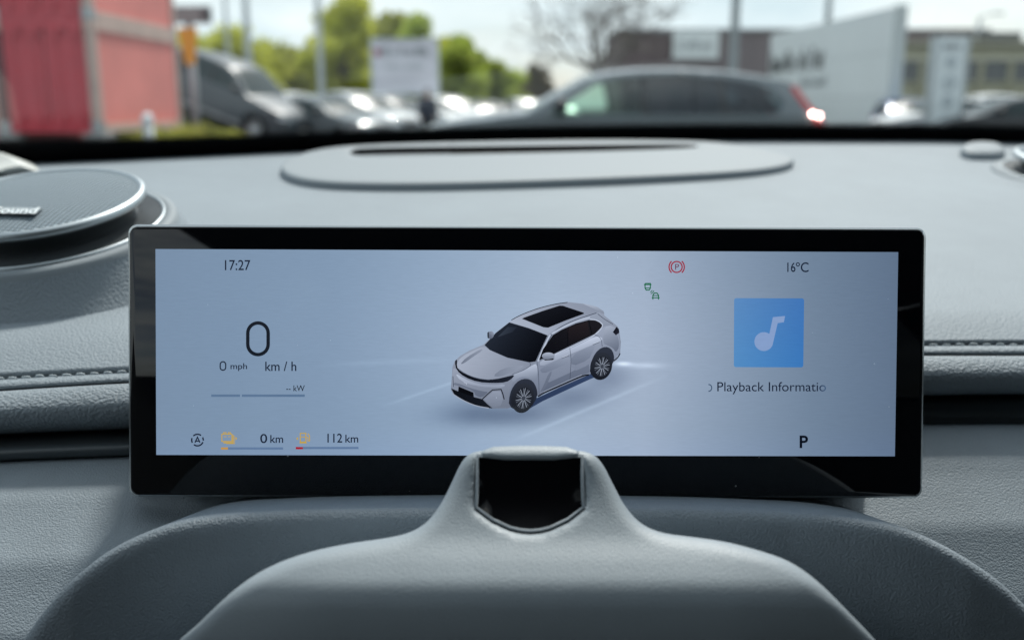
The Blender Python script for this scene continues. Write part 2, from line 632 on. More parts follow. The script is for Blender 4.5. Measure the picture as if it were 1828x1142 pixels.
def make_car(spec, pm, strip_tail=False):
    g_front, g_rear = (pane_mat('side_glass_clear', (.62, .78, .70), 1.0), pane_mat('side_glass_dark', (.36, .42, .44), 1.2)) if strip_tail else (M_cglass, M_cglass)
    Lc, w0, top = spec['L'], spec['w'], spec['top']
    belt = top[8][1] - .04

    def Wd(s, z):
        w = w0
        if s < .95:
            w *= 1 - .30 * ((.95 - s) / .95) ** 2.2
        if s > Lc - .7:
            w *= 1 - .14 * ((s - Lc + .7) / .7) ** 2
        if z > belt:
            w -= (z - belt) * .40
        elif z > belt - .2:
            w -= .02 * (z - belt + .2) / .2
        if z < .5:
            w -= (.5 - z) * .14
        return w

    def pt(s, y, z):
        return Vector((Lc / 2 - s, y, z))
    root = empty('parked_car')
    # side outline with wheel arches
    ra = spec['rw_'] + .05
    out = list(top)
    bot = []
    zb = top[-1][1]
    for ws_ in reversed(spec['wh']):
        arc = [(ws_ + ra * math.cos(a), spec['rw_'] + ra * math.sin(a)) for a in [math.pi * k / 14 for k in range(15)]]
        arc = [(s, z) for s, z in arc if z > zb]
        bot += [(ws_ + ra, zb - .02)] + arc + [(ws_ - ra, zb - .02)]
    out += bot
    vv, ff, li, dd, _ = tri2d(out, [], .035 if strip_tail else .09)
    vs, fs = [], []
    for sg in (1, -1):
        k = len(vs)
        vs += [pt(s, sg * Wd(s, z), z) for s, z in vv]
        fs += [tuple(int(i) + k for i in (t if sg > 0 else t[::-1])) for t in ff]
    # top skin
    cols = [-1, -.85, -.45, 0, .45, .85, 1]
    k = len(vs)
    dense = []
    for i in range(len(top) - 1):
        for q in range(2):
            dense.append((top[i][0] + (top[i + 1][0] - top[i][0]) * q / 2, top[i][1] + (top[i + 1][1] - top[i][1]) * q / 2))
    dense.append(top[-1])

    def skin(i, c, lift=0.0):
        s, z = dense[i]
        a = dense[max(i - 1, 0)]; b = dense[min(i + 1, len(dense) - 1)]
        tx, tz = b[0] - a[0], b[1] - a[1]
        l = math.hypot(tx, tz)
        nx, nz_ = -tz / l, tx / l
        cr = .055 * (1 - c * c) + lift
        return pt(s + nx * cr, c * Wd(s, z), z + nz_ * cr)
    for i in range(len(dense)):
        vs += [skin(i, c) for c in cols]
    nc = len(cols)
    for i in range(len(dense) - 1):
        for j in range(nc - 1):
            fs.append((k + i * nc + j, k + i * nc + j + 1, k + (i + 1) * nc + j + 1, k + (i + 1) * nc + j))
    if strip_tail:
        # openings where the panes sit
        keep = []
        polys = [[(a, b) for a, b in w] for w in spec['win']]
        for f in fs:
            c = sum((vs[i] for i in f), Vector()) / len(f)
            s_, z_ = Lc / 2 - c.x, c.z
            if abs(c.y) > Wd(s_, z_) - .03 and any(inside(q, np.array([[s_, z_]]))[0] for q in polys):
                continue
            if abs(c.y) < Wd(s_, z_) * .8 and (top[8][0] < s_ < top[10][0] - .02 and z_ > belt or s_ > top[16][0] and z_ > top[18][1]):
                continue
            keep.append(f)
        fs = keep
        for sy in (-.38, .38):
            b_ = MB()
            b_.box((.05, sy, .62), (.5, .5, .22), bev=.06); b_.box((-.25, sy, .95), (.16, .48, .62), bev=.05); b_.box((-.30, sy, 1.36), (.1, .26, .2), bev=.03)
            b_.build('seat', mat('car_seat', (.06, .065, .07), .8), root)
        b_ = MB().box((-1.15, 0, .62), (.5, 1.3, .22), bev=.06); b_.box((-1.42, 0, .95), (.16, 1.25, .62), bev=.05)
        b_.build('rear_seat', mat('car_seat', (.06, .065, .07), .8), root)
        MB().box((.92, 0, .86), (.4, 1.45, .36), bev=.08).build('dash', M_trim, root)
    body = mesh_obj('body', vs, fs, pm, root, True)
    bm = bmesh.new(); bm.from_mesh(body.data)
    bmesh.ops.remove_doubles(bm, verts=bm.verts, dist=.002)
    bmesh.ops.recalc_face_normals(bm, faces=bm.faces)
    bm.to_mesh(body.data); bm.free()
    sharp(body, 45)

    def patch(name, i0, i1, cmax, m):
        cs = [-cmax, -cmax / 2, 0, cmax / 2, cmax]
        return grid_obj(name, [[skin(i, c, .006) for c in cs] for i in range(i0, i1 + 1)], m, root)
    patch('windscreen', spec['ws'][0] * 2, spec['ws'][1] * 2 + 1, .88, g_front)
    patch('rear_window', spec['rw'][0] * 2 - 1, spec['rw'][1] * 2 - 1, .82, g_rear)
    patch('grille', 5, 7, .5, M_trim)
    patch('number_plate', 4, 5, .28, mat('plate_white', (.7, .7, .68), .5))
    for sg in (1, -1):
        for wi_, poly in enumerate(spec['win']):
            v2, f2, _, _, _ = tri2d(poly, [], .15)
            mesh_obj('side_window', [pt(s, sg * (Wd(s, z) + .006), z) for s, z in v2], [tuple(int(i) for i in t) for t in f2], g_front if wi_ == 0 else g_rear, root, True)
        for a_, b_ in ((0, 1), (1, 2)):
            w1, w2 = spec['win'][a_], spec['win'][b_]
            q = [w1[-1], w1[-2], w2[1], w2[0]]
            mesh_obj('pillar', [pt(s, sg * (Wd(s, z) + .004), z) for s, z in q], [(0, 1, 2, 3)], M_trim, root)
        # sill
        ss = [spec['wh'][0] + ra + .02 + (spec['wh'][1] - spec['wh'][0] - 2 * ra - .04) * k / 6 for k in range(7)]
        grid_obj('sill', [[pt(s, sg * (Wd(s, z) + .008), z) for s in ss] for z in (zb, zb + .1)], M_galv, root)
        # lamps
        hl = MB()
        M_ = Matrix.Translation(pt(.16, sg * (Wd(.16, .8) - .04), top[4][1] - .03)) @ Matrix.Rotation(sg * .75, 4, 'Z') @ Matrix.Diagonal((.06, .2, .065, 1))
        hl.lathe([(math.sin(a) + 1e-4, -math.cos(a)) for a in [math.pi * q / 8 for q in range(9)]], 12, M_)
        hl.build('headlight', M_lamp, root, True)
        if strip_tail:
            rows = []
            for (s, z) in [(4.22, 1.46), (4.36, 1.25), (4.48, 1.10), (4.58, .97)]:
                yy = sg * (Wd(s, z) + .012)
                e = .035 if z > 1.05 else .06
                rows.append([pt(s - e, yy, z - .015), pt(s + e * .6, yy, z + .03), pt(s + e * .9, yy - sg * .14, z + .03)])
            tl = grid_obj('tail_light', rows, M_red, root)
            for (s, z) in [(4.42, 1.155), (4.50, 1.135)]:
                q = MB().lathe([(.016 * math.sin(a) + 1e-4, -.016 * math.cos(a)) for a in [math.pi * q / 6 for q in range(7)]], 8, Matrix.Translation(pt(s, sg * (Wd(s, z) + .03), z)))
                q.build('lit_bulb', mat('lit_tail_bulb', (1, .5, .45), .3, emit=(1, .62, .55), estr=26), tl, True)
        else:
            zt = top[19][1]
            tl = MB()
            M_ = Matrix.Translation(pt(Lc - .08, sg * (Wd(Lc - .08, zt) - .02), zt - .02)) @ Matrix.Diagonal((.07, .07, .12, 1))
            tl.lathe([(math.sin(a) + 1e-4, -math.cos(a)) for a in [math.pi * q / 8 for q in range(9)]], 12, M_)
            tl.build('tail_light', M_red, root, True)
        # mirror
        s_, z_ = spec['win'][0][0][0] + .12, belt + .13
        mi = MB()
        M_ = Matrix.Translation(pt(s_, sg * (Wd(s_, z_) + .14), z_)) @ Matrix.Diagonal((.08, .13, .085, 1))
        mi.lathe([(math.sin(a) ** .6 + 1e-4, -math.cos(a)) for a in [math.pi * q / 8 for q in range(9)]], 12, M_)
        mi.tube([pt(s_, sg * (Wd(s_, z_) - .02), z_ - .06), pt(s_, sg * (Wd(s_, z_) + .1), z_ - .04)], .03, 6)
        mi.build('wing_mirror', M_trim, root, True)
        for (s0, s1) in ((spec['win'][0][4][0] - .22, spec['win'][0][4][0] - .04), (spec['win'][1][4][0] - .2, spec['win'][1][4][0] - .02)):
            zz = belt - .1
            MB().box(pt((s0 + s1) / 2, sg * (Wd(s0, zz) + .012), zz), (s1 - s0, .025, .03), bev=.01).build('door_handle', pm, root)
        for ws_ in spec['wh']:
            r = spec['rw_']
            Mw = Matrix.Translation(pt(ws_, sg * (w0 - .12), r)) @ Matrix.Rotation(-sg * math.pi / 2, 4, 'X')
            wl = MB().lathe([(r * .62, -.1), (r * .9, -.11), (r * .99, -.07), (r, 0), (r * .99, .07), (r * .9, .1), (r * .66, .09), (r * .62, -.02)], 28, Mw, close=True).build('wheel', M_tyre, root, True)
            rm = MB().lathe([(r * .66, .085), (r * .6, .075), (r * .58, .0), (.01, .0)], 28, Mw)
            for q in range(5):
                a = q * 2 * math.pi / 5
                A = Mw @ Matrix.Rotation(a, 4, 'Z')
                rm.add([A @ Vector(p) for p in ((.03, -.05, .05), (r * .6, -.03, .07), (r * .6, .03, .07), (.03, .05, .05), (.03, -.05, .01), (r * .6, -.03, .01), (r * .6, .03, .01), (.03, .05, .01))], [(0, 1, 2, 3), (0, 1, 5, 4), (3, 2, 6, 7)])
            rm.build('rim', M_rim, wl)
    # underside
    MB().box((0, 0, .3), (Lc - .5, w0 * 1.5, .12)).build('underbody', M_trim, root)
    return root


def place_car(proto, loc, heading, label, pm=None, pitch=0.0, group='cars parked on the lot', first=False):
    """heading: direction of the nose, degrees from +x"""
    c = proto if first else copy_tree(proto)
    c.location = loc
    c.rotation_euler = (Matrix.Rotation(R(heading), 3, 'Z') @ Matrix.Rotation(R(pitch), 3, 'Y')).to_euler()
    if pm:
        for ch in c.children:
            if ch.name.split('.')[0] in ('body', 'door_handle'):
                ch.data = ch.data.copy() if False else ch.data
                ch.material_slots[0].link = 'OBJECT'
                ch.material_slots[0].material = pm
    tag(c, label, 'car', group)
    return c


NEAR = dict(SUV)
NEAR['top'] = [(0.20, .24), (0.05, .36), (0.0, .55), (.01, .76), (.06, .90), (.22, 1.00), (.55, 1.065), (.95, 1.115), (1.28, 1.155), (1.62, 1.365), (1.95, 1.545)] + SUV['top'][11:]
NEAR['win'] = [[(s, max(z, 1.145)) for s, z in w] for w in SUV['win']]
near = make_car(NEAR, P_grey, True)
nd = 11.0
near.name = 'parked_car'
place_car(near, ((P(737, 192, nd).x + P(1482, 192, nd).x) / 2, nd + .93, 0), 180, 'dark grey SUV seen side-on across the lot, its slanting tail lamp lit', first=True)
near.scale = (1.03, 1, .975)
suv = make_car(SUV, P_dark)
# dark car nose-down on a grassy bank
wc = P(455, 228, 26.0)
th = R(18)
hd = -22
dirv = Vector((math.cos(R(hd)) * math.cos(th), math.sin(R(hd)) * math.cos(th), -math.sin(th)))
upv = Vector((math.cos(R(hd)) * math.sin(th), math.sin(R(hd)) * math.sin(th), math.cos(th)))
rgt = dirv.cross(upv)
org = wc - dirv * (SUV['L'] / 2 - .88) - upv * .36 + rgt * (-.85)
place_car(suv, org, hd, 'dark grey SUV standing nose-down on a grassy bank beside the red containers', pitch=18, first=True)
# the bank: a wedge whose top is the plane under that car
ub, vb = [], []
g0 = org - upv * .02
bk = MB()
f_, b_ = 3.0, -4.2
c1, c2, c3, c4 = g0 + dirv * f_ + rgt * 1.0, g0 + dirv * f_ - rgt * 3.5, g0 + dirv * b_ - rgt * 3.5, g0 + dirv * b_ + rgt * 1.0
lo = [Vector((c.x, c.y, -.3)) for c in (c1, c2, c3, c4)]
bk.add([c1, c2, c3, c4] + lo, [(0, 1, 2, 3), (0, 4, 5, 1), (1, 5, 6, 2), (2, 6, 7, 3), (3, 7, 4, 0)])
tag(bk.build('grass_bank', M_grass), kind='structure')

hatch = make_car(HATCH, P_white)
ROW = [  # px, distance, heading, colour, body, label
    (528, 33.0, -35, P_white, suv, 'white SUV right behind the dark SUV on the bank'),
    (590, 27.5, -38, P_grey, hatch, 'grey hatchback next to the grassy bank with the dark SUV'),
    (640, 31.0, -40, P_silver, suv, 'silver SUV second in the row beside the grey hatchback'),
    (692, 34.5, -40, P_grey, suv, 'grey SUV in the row below the white billboard'),
    (742, 38.0, -40, P_white, hatch, 'white hatchback at the row, behind the person in navy'),
    (600, 37.0, -40, P_silver, suv, 'silver SUV in the back row under the tall yellow-green tree'),
    (672, 43.0, -42, P_white, hatch, 'white hatchback parked directly beneath the billboard'),
    (800, 43.0, -60, P_white, suv, 'white SUV just past the person in navy'),
    (838, 52.0, -60, P_silver, hatch, 'silver hatchback by the rounded green tree'),
    (875, 49.0, -65, P_white, hatch, 'white hatchback in front of the small green tree'),
    (905, 60.0, -65, P_redp, hatch, 'red hatchback among the far white cars'),
    (938, 56.0, -70, P_white, suv, 'white SUV farthest along the row, near the windscreen of the dark grey SUV'),
    (975, 62.0, -75, P_silver, suv, 'silver SUV beneath the thin brown tree'),
    (1000, 58.0, -80, P_white, hatch, 'white hatchback seen over the bonnet of the dark grey SUV'),
    (1622, 34.0, 262, P_blue, hatch, 'blue hatchback between the white sign wall and the white pylon'),
    (1672, 33.0, 190, P_white, hatch, 'white hatchback behind the foot of the white pylon'),
    (1745, 38.0, 185, P_white, suv, 'white SUV right of the pylon, behind a black car'),
    (1800, 27.0, 175, P_black, hatch, 'black hatchback parked in front of the tan building'),
    (562, 31.0, -36, P_dark, hatch, 'dark grey hatchback between the sloping dark SUV and the parked row'),
    (664, 36.0, -40, P_black, hatch, 'black hatchback in the row, in front of the billboard posts'),
    (716, 41.0, -42, P_grey, hatch, 'grey hatchback farther back, under the billboard corner'),
    (772, 40.5, -50, P_silver, hatch, 'silver hatchback partly hidden by the person in navy'),
    (858, 45.0, -62, P_dark, hatch, 'dark grey hatchback among pale cars by the rounded tree'),
]
first_h = True
for px, d, h, pm, pr, lb in ROW:
    loc = (X(px, d), d, 0)
    if pr is hatch and first_h:
        place_car(hatch, loc, h, lb, pm, first=True); first_h = False
    else:
        place_car(pr, loc, h, lb, pm)

# ---- trees
M_bark = mat('bark', (0.075, 0.06, 0.048), 0.9, vary=(6, 0.3))
M_greybark = mat('bare_grey_bark', (0.16, 0.145, 0.13), 0.9, vary=(6, 0.25))
LEAF = {
    'yellow': mat('leaf_yellow_green', (0.60, 0.62, 0.09), 0.6, vary=(0.35, 0.4)),
    'green': mat('leaf_fresh_green', (0.48, 0.56, 0.10), 0.6, vary=(0.35, 0.4)),
    'olive': mat('leaf_olive', (0.44, 0.46, 0.11), 0.65, vary=(0.35, 0.35)),
    'brown': mat('leaf_bud_brown', (0.19, 0.16, 0.09), 0.7, vary=(0.35, 0.3)),
}
for m_ in LEAF.values():
    b_ = m_.node_tree.nodes['Principled BSDF']
    b_.inputs['Transmission Weight'].default_value = 0.0
    tl_ = m_.node_tree.nodes.new('ShaderNodeBsdfTranslucent')
    mix_ = m_.node_tree.nodes.new('ShaderNodeMixShader'); mix_.inputs[0].default_value = .6
    src = [l for l in m_.node_tree.links if l.to_socket == b_.inputs['Base Color']][0].from_socket
    out_ = m_.node_tree.nodes['Material Output']
    m_.node_tree.links.new(src, tl_.inputs['Color'])
    m_.node_tree.links.new(b_.outputs[0], mix_.inputs[1]); m_.node_tree.links.new(tl_.outputs[0], mix_.inputs[2])
    m_.node_tree.links.new(mix_.outputs[0], out_.inputs['Surface'])


def leaves(rg, clumps, n, size):
    vs, fs = [], []
    for _ in range(n):
        c, r = clumps[rg.randrange(len(clumps))]
        while True:
            q = Vector((rg.uniform(-1, 1), rg.uniform(-1, 1), rg.uniform(-1, 1)))
            if q.length < 1:
                break
        p = c + Vector((q.x * r[0], q.y * r[1], q.z * r[2])) * (0.55 + .45 * rg.random())
        a = Vector((rg.gauss(0, 1), rg.gauss(0, 1), rg.gauss(0, 1))).normalized()
        b = a.orthogonal().normalized()
        s = size * rg.uniform(.6, 1.3)
        k = len(vs)
        vs += [p - a * s * .6, p + b * s * .32, p + a * s * .6, p - b * s * .32]
        fs.append((k, k + 1, k + 2, k + 3))
    return vs, fs


def tree(name, base, h, w, kind, label, cat='tree', group=None, n=2600, size=.3, seed=0, crown0=.22, clumps_n=46):
    rg = random.Random(seed)
    t = empty(name, base)
    tag(t, label, cat, group)
    tk = MB()
    tk.tube([(0, 0, 0), (rg.uniform(-.1, .1), 0, h * .3), (rg.uniform(-.2, .2), 0, h * .6), (rg.uniform(-.2, .2), 0, h * .88)], [h * .026, h * .021, h * .013, h * .004], 8)
    cl = []
    for i in range(clumps_n):
        f = crown0 + (1 - crown0) * (i + .5) / clumps_n * .95
        z = h * f
        prof = math.sin(math.pi * min(1, max(0, (f - crown0 * .6) / (1 - crown0 * .6))) ** .8) ** .7
        a = rg.uniform(0, 2 * math.pi); rr = w / 2 * prof * rg.uniform(.2, 1.0)
        c = Vector((rr * math.cos(a), rr * math.sin(a), z))
        r = w * rg.uniform(.12, .23)
        cl.append((c, (r, r, r * .85)))
        z0 = max(h * .2, z - rr * .8)
        tk.tube([(0, 0, z0), (c.x * .5, c.y * .5, (z0 + z) / 2 + .1), c], [h * .009, h * .006, h * .002], 5)
    tk.build('trunk', M_bark, t, True)
    v, f = leaves(rg, cl, int(n * 3.4), size)
    mesh_obj('crown', v, f, LEAF[kind], t)
    return t


def treeat(px, pytop, wpx, d, kind, label, seed, **k):
    p = P(px, 192, d)
    h = P(px, pytop, d).z
    tree('broadleaf_tree', (p.x, d, 0), h, wpx * 1.25 / FPX * d, kind, label, group='trees behind the car lot', seed=seed, **k)


treeat(335, 66, 140, 58, 'yellow', 'low yellow-green tree between the red container and the yellow sign', 1, n=2600)
treeat(425, 60, 150, 62, 'yellow', 'broad yellow-green tree right above the dark SUV on the bank', 2, n=3000)
treeat(510, 88, 110, 66, 'olive', 'low olive tree between two pale lamp posts', 3, n=2000)
treeat(622, -8, 125, 64, 'yellow', 'tall yellow-green tree to one side of the billboard', 4, n=4200, crown0=.12)
treeat(700, 18, 80, 70, 'olive', 'slender olive tree rising behind the billboard', 5, n=2000, crown0=.1)
treeat(750, 28, 85, 68, 'green', 'fresh green tree topping the billboard corner', 6, n=2600, crown0=.1)
treeat(822, 66, 105, 66, 'green', 'rounded fresh green tree just past the billboard', 7, n=3400, crown0=.08)
treeat(888, 114, 90, 74, 'green', 'small low green tree beyond the far white cars', 8, n=2200, crown0=.05)
treeat(960, 116, 62, 80, 'brown', 'thin brown budding tree beyond the far cars', 9, n=1300, crown0=.05)
treeat(560, 105, 110, 72, 'olive', 'low olive tree under the tall yellow-green tree', 10, n=2200, crown0=.05)

treeat(470, 78, 130, 70, 'yellow', 'yellow-green tree filling the gap behind two close lamp posts', 11, n=2800, crown0=.05)
treeat(375, 76, 130, 66, 'green', 'green tree peeping out beside the yellow tapering panel', 12, n=2600, crown0=.05)
treeat(655, 40, 110, 72, 'yellow', 'yellow-green tree half hidden by the edge of the billboard', 13, n=3000, crown0=.05)
treeat(590, 60, 100, 76, 'yellow', 'yellow-green tree behind the pale lamp post and tall tree', 14, n=2600, crown0=.05)
treeat(785, 70, 90, 74, 'yellow', 'yellow-green tree pressed between billboard and rounded green tree', 15, n=2600, crown0=.05)
treeat(852, 92, 80, 78, 'green', 'green tree leaning out behind the rounded green tree', 16, n=2400, crown0=.05)
treeat(920, 132, 70, 84, 'olive', 'lowest olive tree before the thin brown one', 17, n=1600, crown0=.05)

treeat(806, 84, 95, 70, 'yellow', 'yellow-green tree overlapping the front of the rounded green tree', 18, n=2600, crown0=.04)
treeat(535, 92, 110, 74, 'yellow', 'yellow-green tree low down beside the stouter pale lamp post', 19, n=2600, crown0=.04)

# bare tree
bp = P(1100, 192, 46)
bt = empty('bare_tree', (bp.x, 46, 0))
tag(bt, 'bare leafless grey tree spreading in front of the brown hall', 'tree')
rg = random.Random(12)
trunk, twigs = MB(), MB()


def grow(mb, p, d, l, r, depth):
    pts = [p]; rad = [r]
    q = p.copy()
    for i in range(3):
        d = (d + Vector((rg.gauss(0, .13), rg.gauss(0, .13), rg.gauss(0, .08) + .03))).normalized()
        q = q + d * l / 3
        pts.append(q.copy()); rad.append(r * (1 - .16 * (i + 1)))
    (trunk if depth < 2 else twigs).tube(pts, rad, 6 if depth < 2 else 4, cap=False)
    if depth >= 6:
        return
    for k in range(3 if depth else 6):
        ax = d.orthogonal().normalized()
        ax.rotate(Matrix.Rotation(rg.uniform(0, 6.28), 3, d))
        nd_ = (d * rg.uniform(.6, 1.0) + ax * rg.uniform(.45, .85)).normalized()
        grow(mb, pts[rg.choice((2, 3, 3))] if depth else pts[3], nd_, l * rg.uniform(.62, .82), r * .56, depth + 1)


grow(trunk, Vector((0, 0, 0)), Vector((0, 0, 1)), 2.7, .24, 0)
trunk.build('trunk', M_greybark, bt, True)
tw = twigs.build('crown', M_greybark, bt, True)

# low planting in front of the containers
for i, (px, py, d, w) in enumerate([(270, 226, 17.0, .9), (318, 222, 17.5, .8), (352, 216, 18.5, .9), (392, 224, 17.2, .8), (300, 232, 14.5, .6), (415, 234, 15.5, .6)]):
    p = P(px, py, d)
    t = empty('low_shrub', (p.x, d, 0))
    tag(t, 'low yellow-green shrub in the planting between containers and sloping dark SUV', 'shrub', 'low shrubs by the containers')
    st = MB()
    for k in range(5):
        a = k * 1.256
        st.tube([(0, 0, 0), (.2 * math.cos(a), .2 * math.sin(a), p.z * .7)], [.02, .006], 5)
    st.build('stems', M_bark, t)
    v, f = leaves(random.Random(50 + i), [(Vector((rnd.uniform(-.3, .3) * w, rnd.uniform(-.3, .3), p.z * .72)), (w * .4, w * .4, p.z * .3)) for _ in range(6)], 260, .09)
    mesh_obj('foliage', v, f, LEAF['olive'], t)

# ---- posts and signs
M_pole = mat('pale_pole', (0.50, 0.53, 0.53), 0.5, 0.3, vary=(2, .1))
M_dpole = mat('grey_pole', (0.30, 0.33, 0.33), 0.5, 0.3, vary=(2, .1))


def lamp_post(px, d, h, r, m, label, arm=1):
    x = X(px, d)
    t = empty('lamp_post', (x, d, 0))
    tag(t, label, 'lamp post', 'lamp posts on the lot')
    MB().tube([(0, 0, 0), (0, 0, .5), (0, 0, h * .5), (0, 0, h)], [r * 1.25, r * 1.1, r, r * .75], 10).build('pole', m, t, True)
    MB().tube([(0, 0, h - .02), (arm * .3, 0, h + .2), (arm * .9, 0, h + .28)], r * .4, 6).build('arm', m, t, True)
    MB().box((arm * 1.15, 0, h + .28), (.7, .28, .12), bev=.05).build('lamp_head', m, t)


lamp_post(413, 48, 9.5, .10, M_pole, 'pale thin lamp post above the sloping dark SUV')
lamp_post(449, 44, 9.5, .15, M_pole, 'pale lamp post, stouter one of the two above the sloping dark SUV')
lamp_post(575, 42, 9.5, .13, M_pole, 'pale lamp post in front of the tall yellow-green tree')
lamp_post(1305, 34, 9.5, .155, M_dpole, 'stout grey lamp post in front of the brown hall')
lamp_post(1467, 58, 10.5, .20, M_dpole, 'grey lamp post rising behind the white sign wall', -1)
p = P(1733, 24, 62)
lamp_post(1733, 62, p.z - .3, .16, M_pole, 'short pale lamp post behind the white pylon')

# sign post with grey board and yellow panel
sp = P(347, 192, 22)
t = empty('sign_post', (sp.x, 22, 0))
tag(t, 'post with a grey sign board above a yellow tapering panel', 'sign')
MB().tube([(0, 0.06, 0), (0, 0.06, P(347, 20, 22).z)], .085, 10).build('post', mat('post_grey', (.42, .45, .45), .5, .3), t, True)
zt, zb_ = P(347, 50, 22).z, P(347, 116, 22).z
MB().add([(-.24, -.05, zt), (.2, -.05, zt), (.09, -.05, zb_), (-.12, -.05, zb_), (-.24, -.02, zt), (.2, -.02, zt), (.09, -.02, zb_), (-.12, -.02, zb_)],
         [(0, 1, 2, 3), (7, 6, 5, 4), (0, 4, 5, 1), (1, 5, 6, 2), (2, 6, 7, 3), (3, 7, 4, 0)]).build('yellow_panel', mat('sign_yellow', (.80, .42, .02), .45), t)
z1, z2 = P(347, 12, 22).z, P(347, 42, 22).z
bd = MB().box((-.05, 0, (z1 + z2) / 2), (1.15, .12, abs(z1 - z2)), bev=.03).build('sign_board', mat('board_grey', (.27, .31, .30), .5, vary=(3, .15)), t)
bd.rotation_euler = (0, 0, 0)
MB().box((.42, -.075, (z1 + z2) / 2), (.2, .06, abs(z1 - z2) * .8), bev=.02).build('dark_box', mat('board_dark', (.09, .1, .1), .5), t)

# white knob on a post, standing in for a blurred bright highlight
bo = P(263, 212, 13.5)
t = empty('highlight_post', (bo.x, 13.5, 0))
tag(t, 'white knob on a post, added for a blurred bright highlight by the faded container side', 'highlight_post')
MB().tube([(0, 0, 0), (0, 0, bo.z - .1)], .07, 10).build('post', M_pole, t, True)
MB().lathe([(.08 * math.sin(a) + 1e-4, bo.z - .02 - .1 * math.cos(a)) for a in [math.pi * q / 10 for q in range(11)]], 20).build('head', mat('highlight_white', (.85, .88, .88), .3, coat=.5), t, True)

# billboard
M_sign = mat('sign_white', (0.78, 0.76, 0.82), 0.5, vary=(1.5, .04))
M_ink = mat('sign_grey_ink', (0.25, 0.28, 0.29), 0.6)
M_ink2 = mat('sign_red_ink', (0.45, 0.16, 0.22), 0.6)


def blurwords(parent, org_, ux, uz, wid, hgt, n, m, seed, nrm, words=(99,)):
    """a row of lettering too far away to read: stems, bars and bowls of uneven width"""
    r_ = random.Random(seed)
    x = 0.0
    mb = MB()
    step = wid / n
    for i in range(n):
        if i in words:
            continue
        x = i * step
        w = step * .78
        st = step * .28
        full = r_.random() < .45
        hh = hgt if full or i == 0 else hgt * .72
        segs = [(x, 0, st, hh)]
        if r_.random() < .7:
            segs.append((x + w - st, 0, st, hh * (1 if r_.random() < .5 else .7)))
        for q in (0, hh * .5, hh - hgt * .21):
            if r_.random() < .7:
                segs.append((x + st, q, w - 2 * st, hgt * .21))
        for (a, b, ww, h2) in segs:
            c = [org_ + ux * (a + p) + uz * (b + q) for p, q in ((0, 0), (ww, 0), (ww, h2), (0, h2))]
            mb.add([v + nrm * .02 for v in c] + [v + nrm * .001 for v in c], [(0, 1, 2, 3), (0, 4, 5, 1), (1, 5, 6, 2), (2, 6, 7, 3), (3, 7, 4, 0)])
    return mb.build('lettering', m, parent)


d = 44.0
c0, c1 = P(668, 165, d), P(779, 73, d)
t = empty('billboard', ((c0.x + c1.x) / 2, d, 0))
tag(t, 'white billboard with grey lettering standing over the parked cars', 'billboard')
wd, ht, zc = c1.x - c0.x, c1.z - c0.z, (c0.z + c1.z) / 2
MB().box((0, 0, zc), (wd, .12, ht)).build('panel', M_sign, t)
for (q, s_) in (((0, -.03, zc + ht / 2 + .05), (wd + .2, .2, .1)), ((0, -.03, zc - ht / 2 - .05), (wd + .2, .2, .1)), ((-wd / 2 - .05, -.03, zc), (.1, .2, ht)), ((wd / 2 + .05, -.03, zc), (.1, .2, ht))):
    MB().box(q, s_).build('frame', mat('billboard_frame', (.62, .66, .66), .5), t)
for sx in (-1, 1):
    MB().box((sx * wd * .35, .14, zc / 2), (.16, .16, zc)).build('post', M_dpole, t)
ux, uz, nn = Vector((1, 0, 0)), Vector((0, 0, 1)), Vector((0, -1, 0))
blurwords(t, Vector((-wd * .36, -.061, zc + ht * .20)), ux, uz, wd * .76, ht * .17, 10, M_ink, 3, nn)
blurwords(t, Vector((-wd * .30, -.061, zc - ht * .04)), ux, uz, wd * .62, ht * .09, 15, mat('sign_pale_ink', (.45, .48, .5), .6), 4, nn, (6,))
MB().box((-wd * .43, -.07, zc + ht * .27), (wd * .1, .02, ht * .15)).build('emblem', M_ink2, t)

# person in navy by the cars
pd = 28.5
pp = P(763, 192, pd)
t = empty('person', (pp.x, pd, 0), (0, 0, R(15)))
tag(t, 'person in a navy jacket and dark trousers standing by the white cars', 'person')


def skin_mesh(name, verts, edges, radii, m, parent, sub=2):
    me = bpy.data.meshes.new(name)
    me.from_pydata(verts, edges, [])
    me.materials.append(m)
    o = bpy.data.objects.new(name, me)
    COL.objects.link(o)
    o.parent = parent
    md = o.modifiers.new('skin', 'SKIN'); md.use_smooth_shade = True
    for i, r in enumerate(radii):
        me.skin_vertices[0].data[i].radius = r if hasattr(r, '__len__') else (r, r)
    me.skin_vertices[0].data[0].use_root = True
    s_ = o.modifiers.new('sub', 'SUBSURF'); s_.levels = sub; s_.render_levels = sub
    return o


M_skin = mat('skin', (.55, .34, .26), .55)
M_navy = mat('navy_cloth', (.012, .02, .045), .8)
M_trs = mat('dark_trousers', (.02, .022, .028), .85)
H = 1.70
body_v = [(0, 0, .95), (0, 0, 1.15), (0, -.01, 1.36), (0, -.01, 1.47), (0, -.03, 1.56), (0, -.03, 1.66),
          (.17, 0, 1.40), (.24, .02, 1.15), (.22, -.08, .92), (.21, -.10, .84), (-.17, 0, 1.40), (-.24, .02, 1.15), (-.22, -.08, .92), (-.21, -.10, .84),
          (.09, 0, .88), (.11, -.02, .48), (.11, .02, .09), (.12, -.12, .045), (-.09, 0, .88), (-.11, .02, .48), (-.11, .04, .09), (-.12, -.10, .045)]
body_e = [(0, 1), (1, 2), (2, 3), (3, 4), (4, 5), (2, 6), (6, 7), (7, 8), (8, 9), (2, 10), (10, 11), (11, 12), (12, 13), (0, 14), (14, 15), (15, 16), (16, 17), (0, 18), (18, 19), (19, 20), (20, 21)]
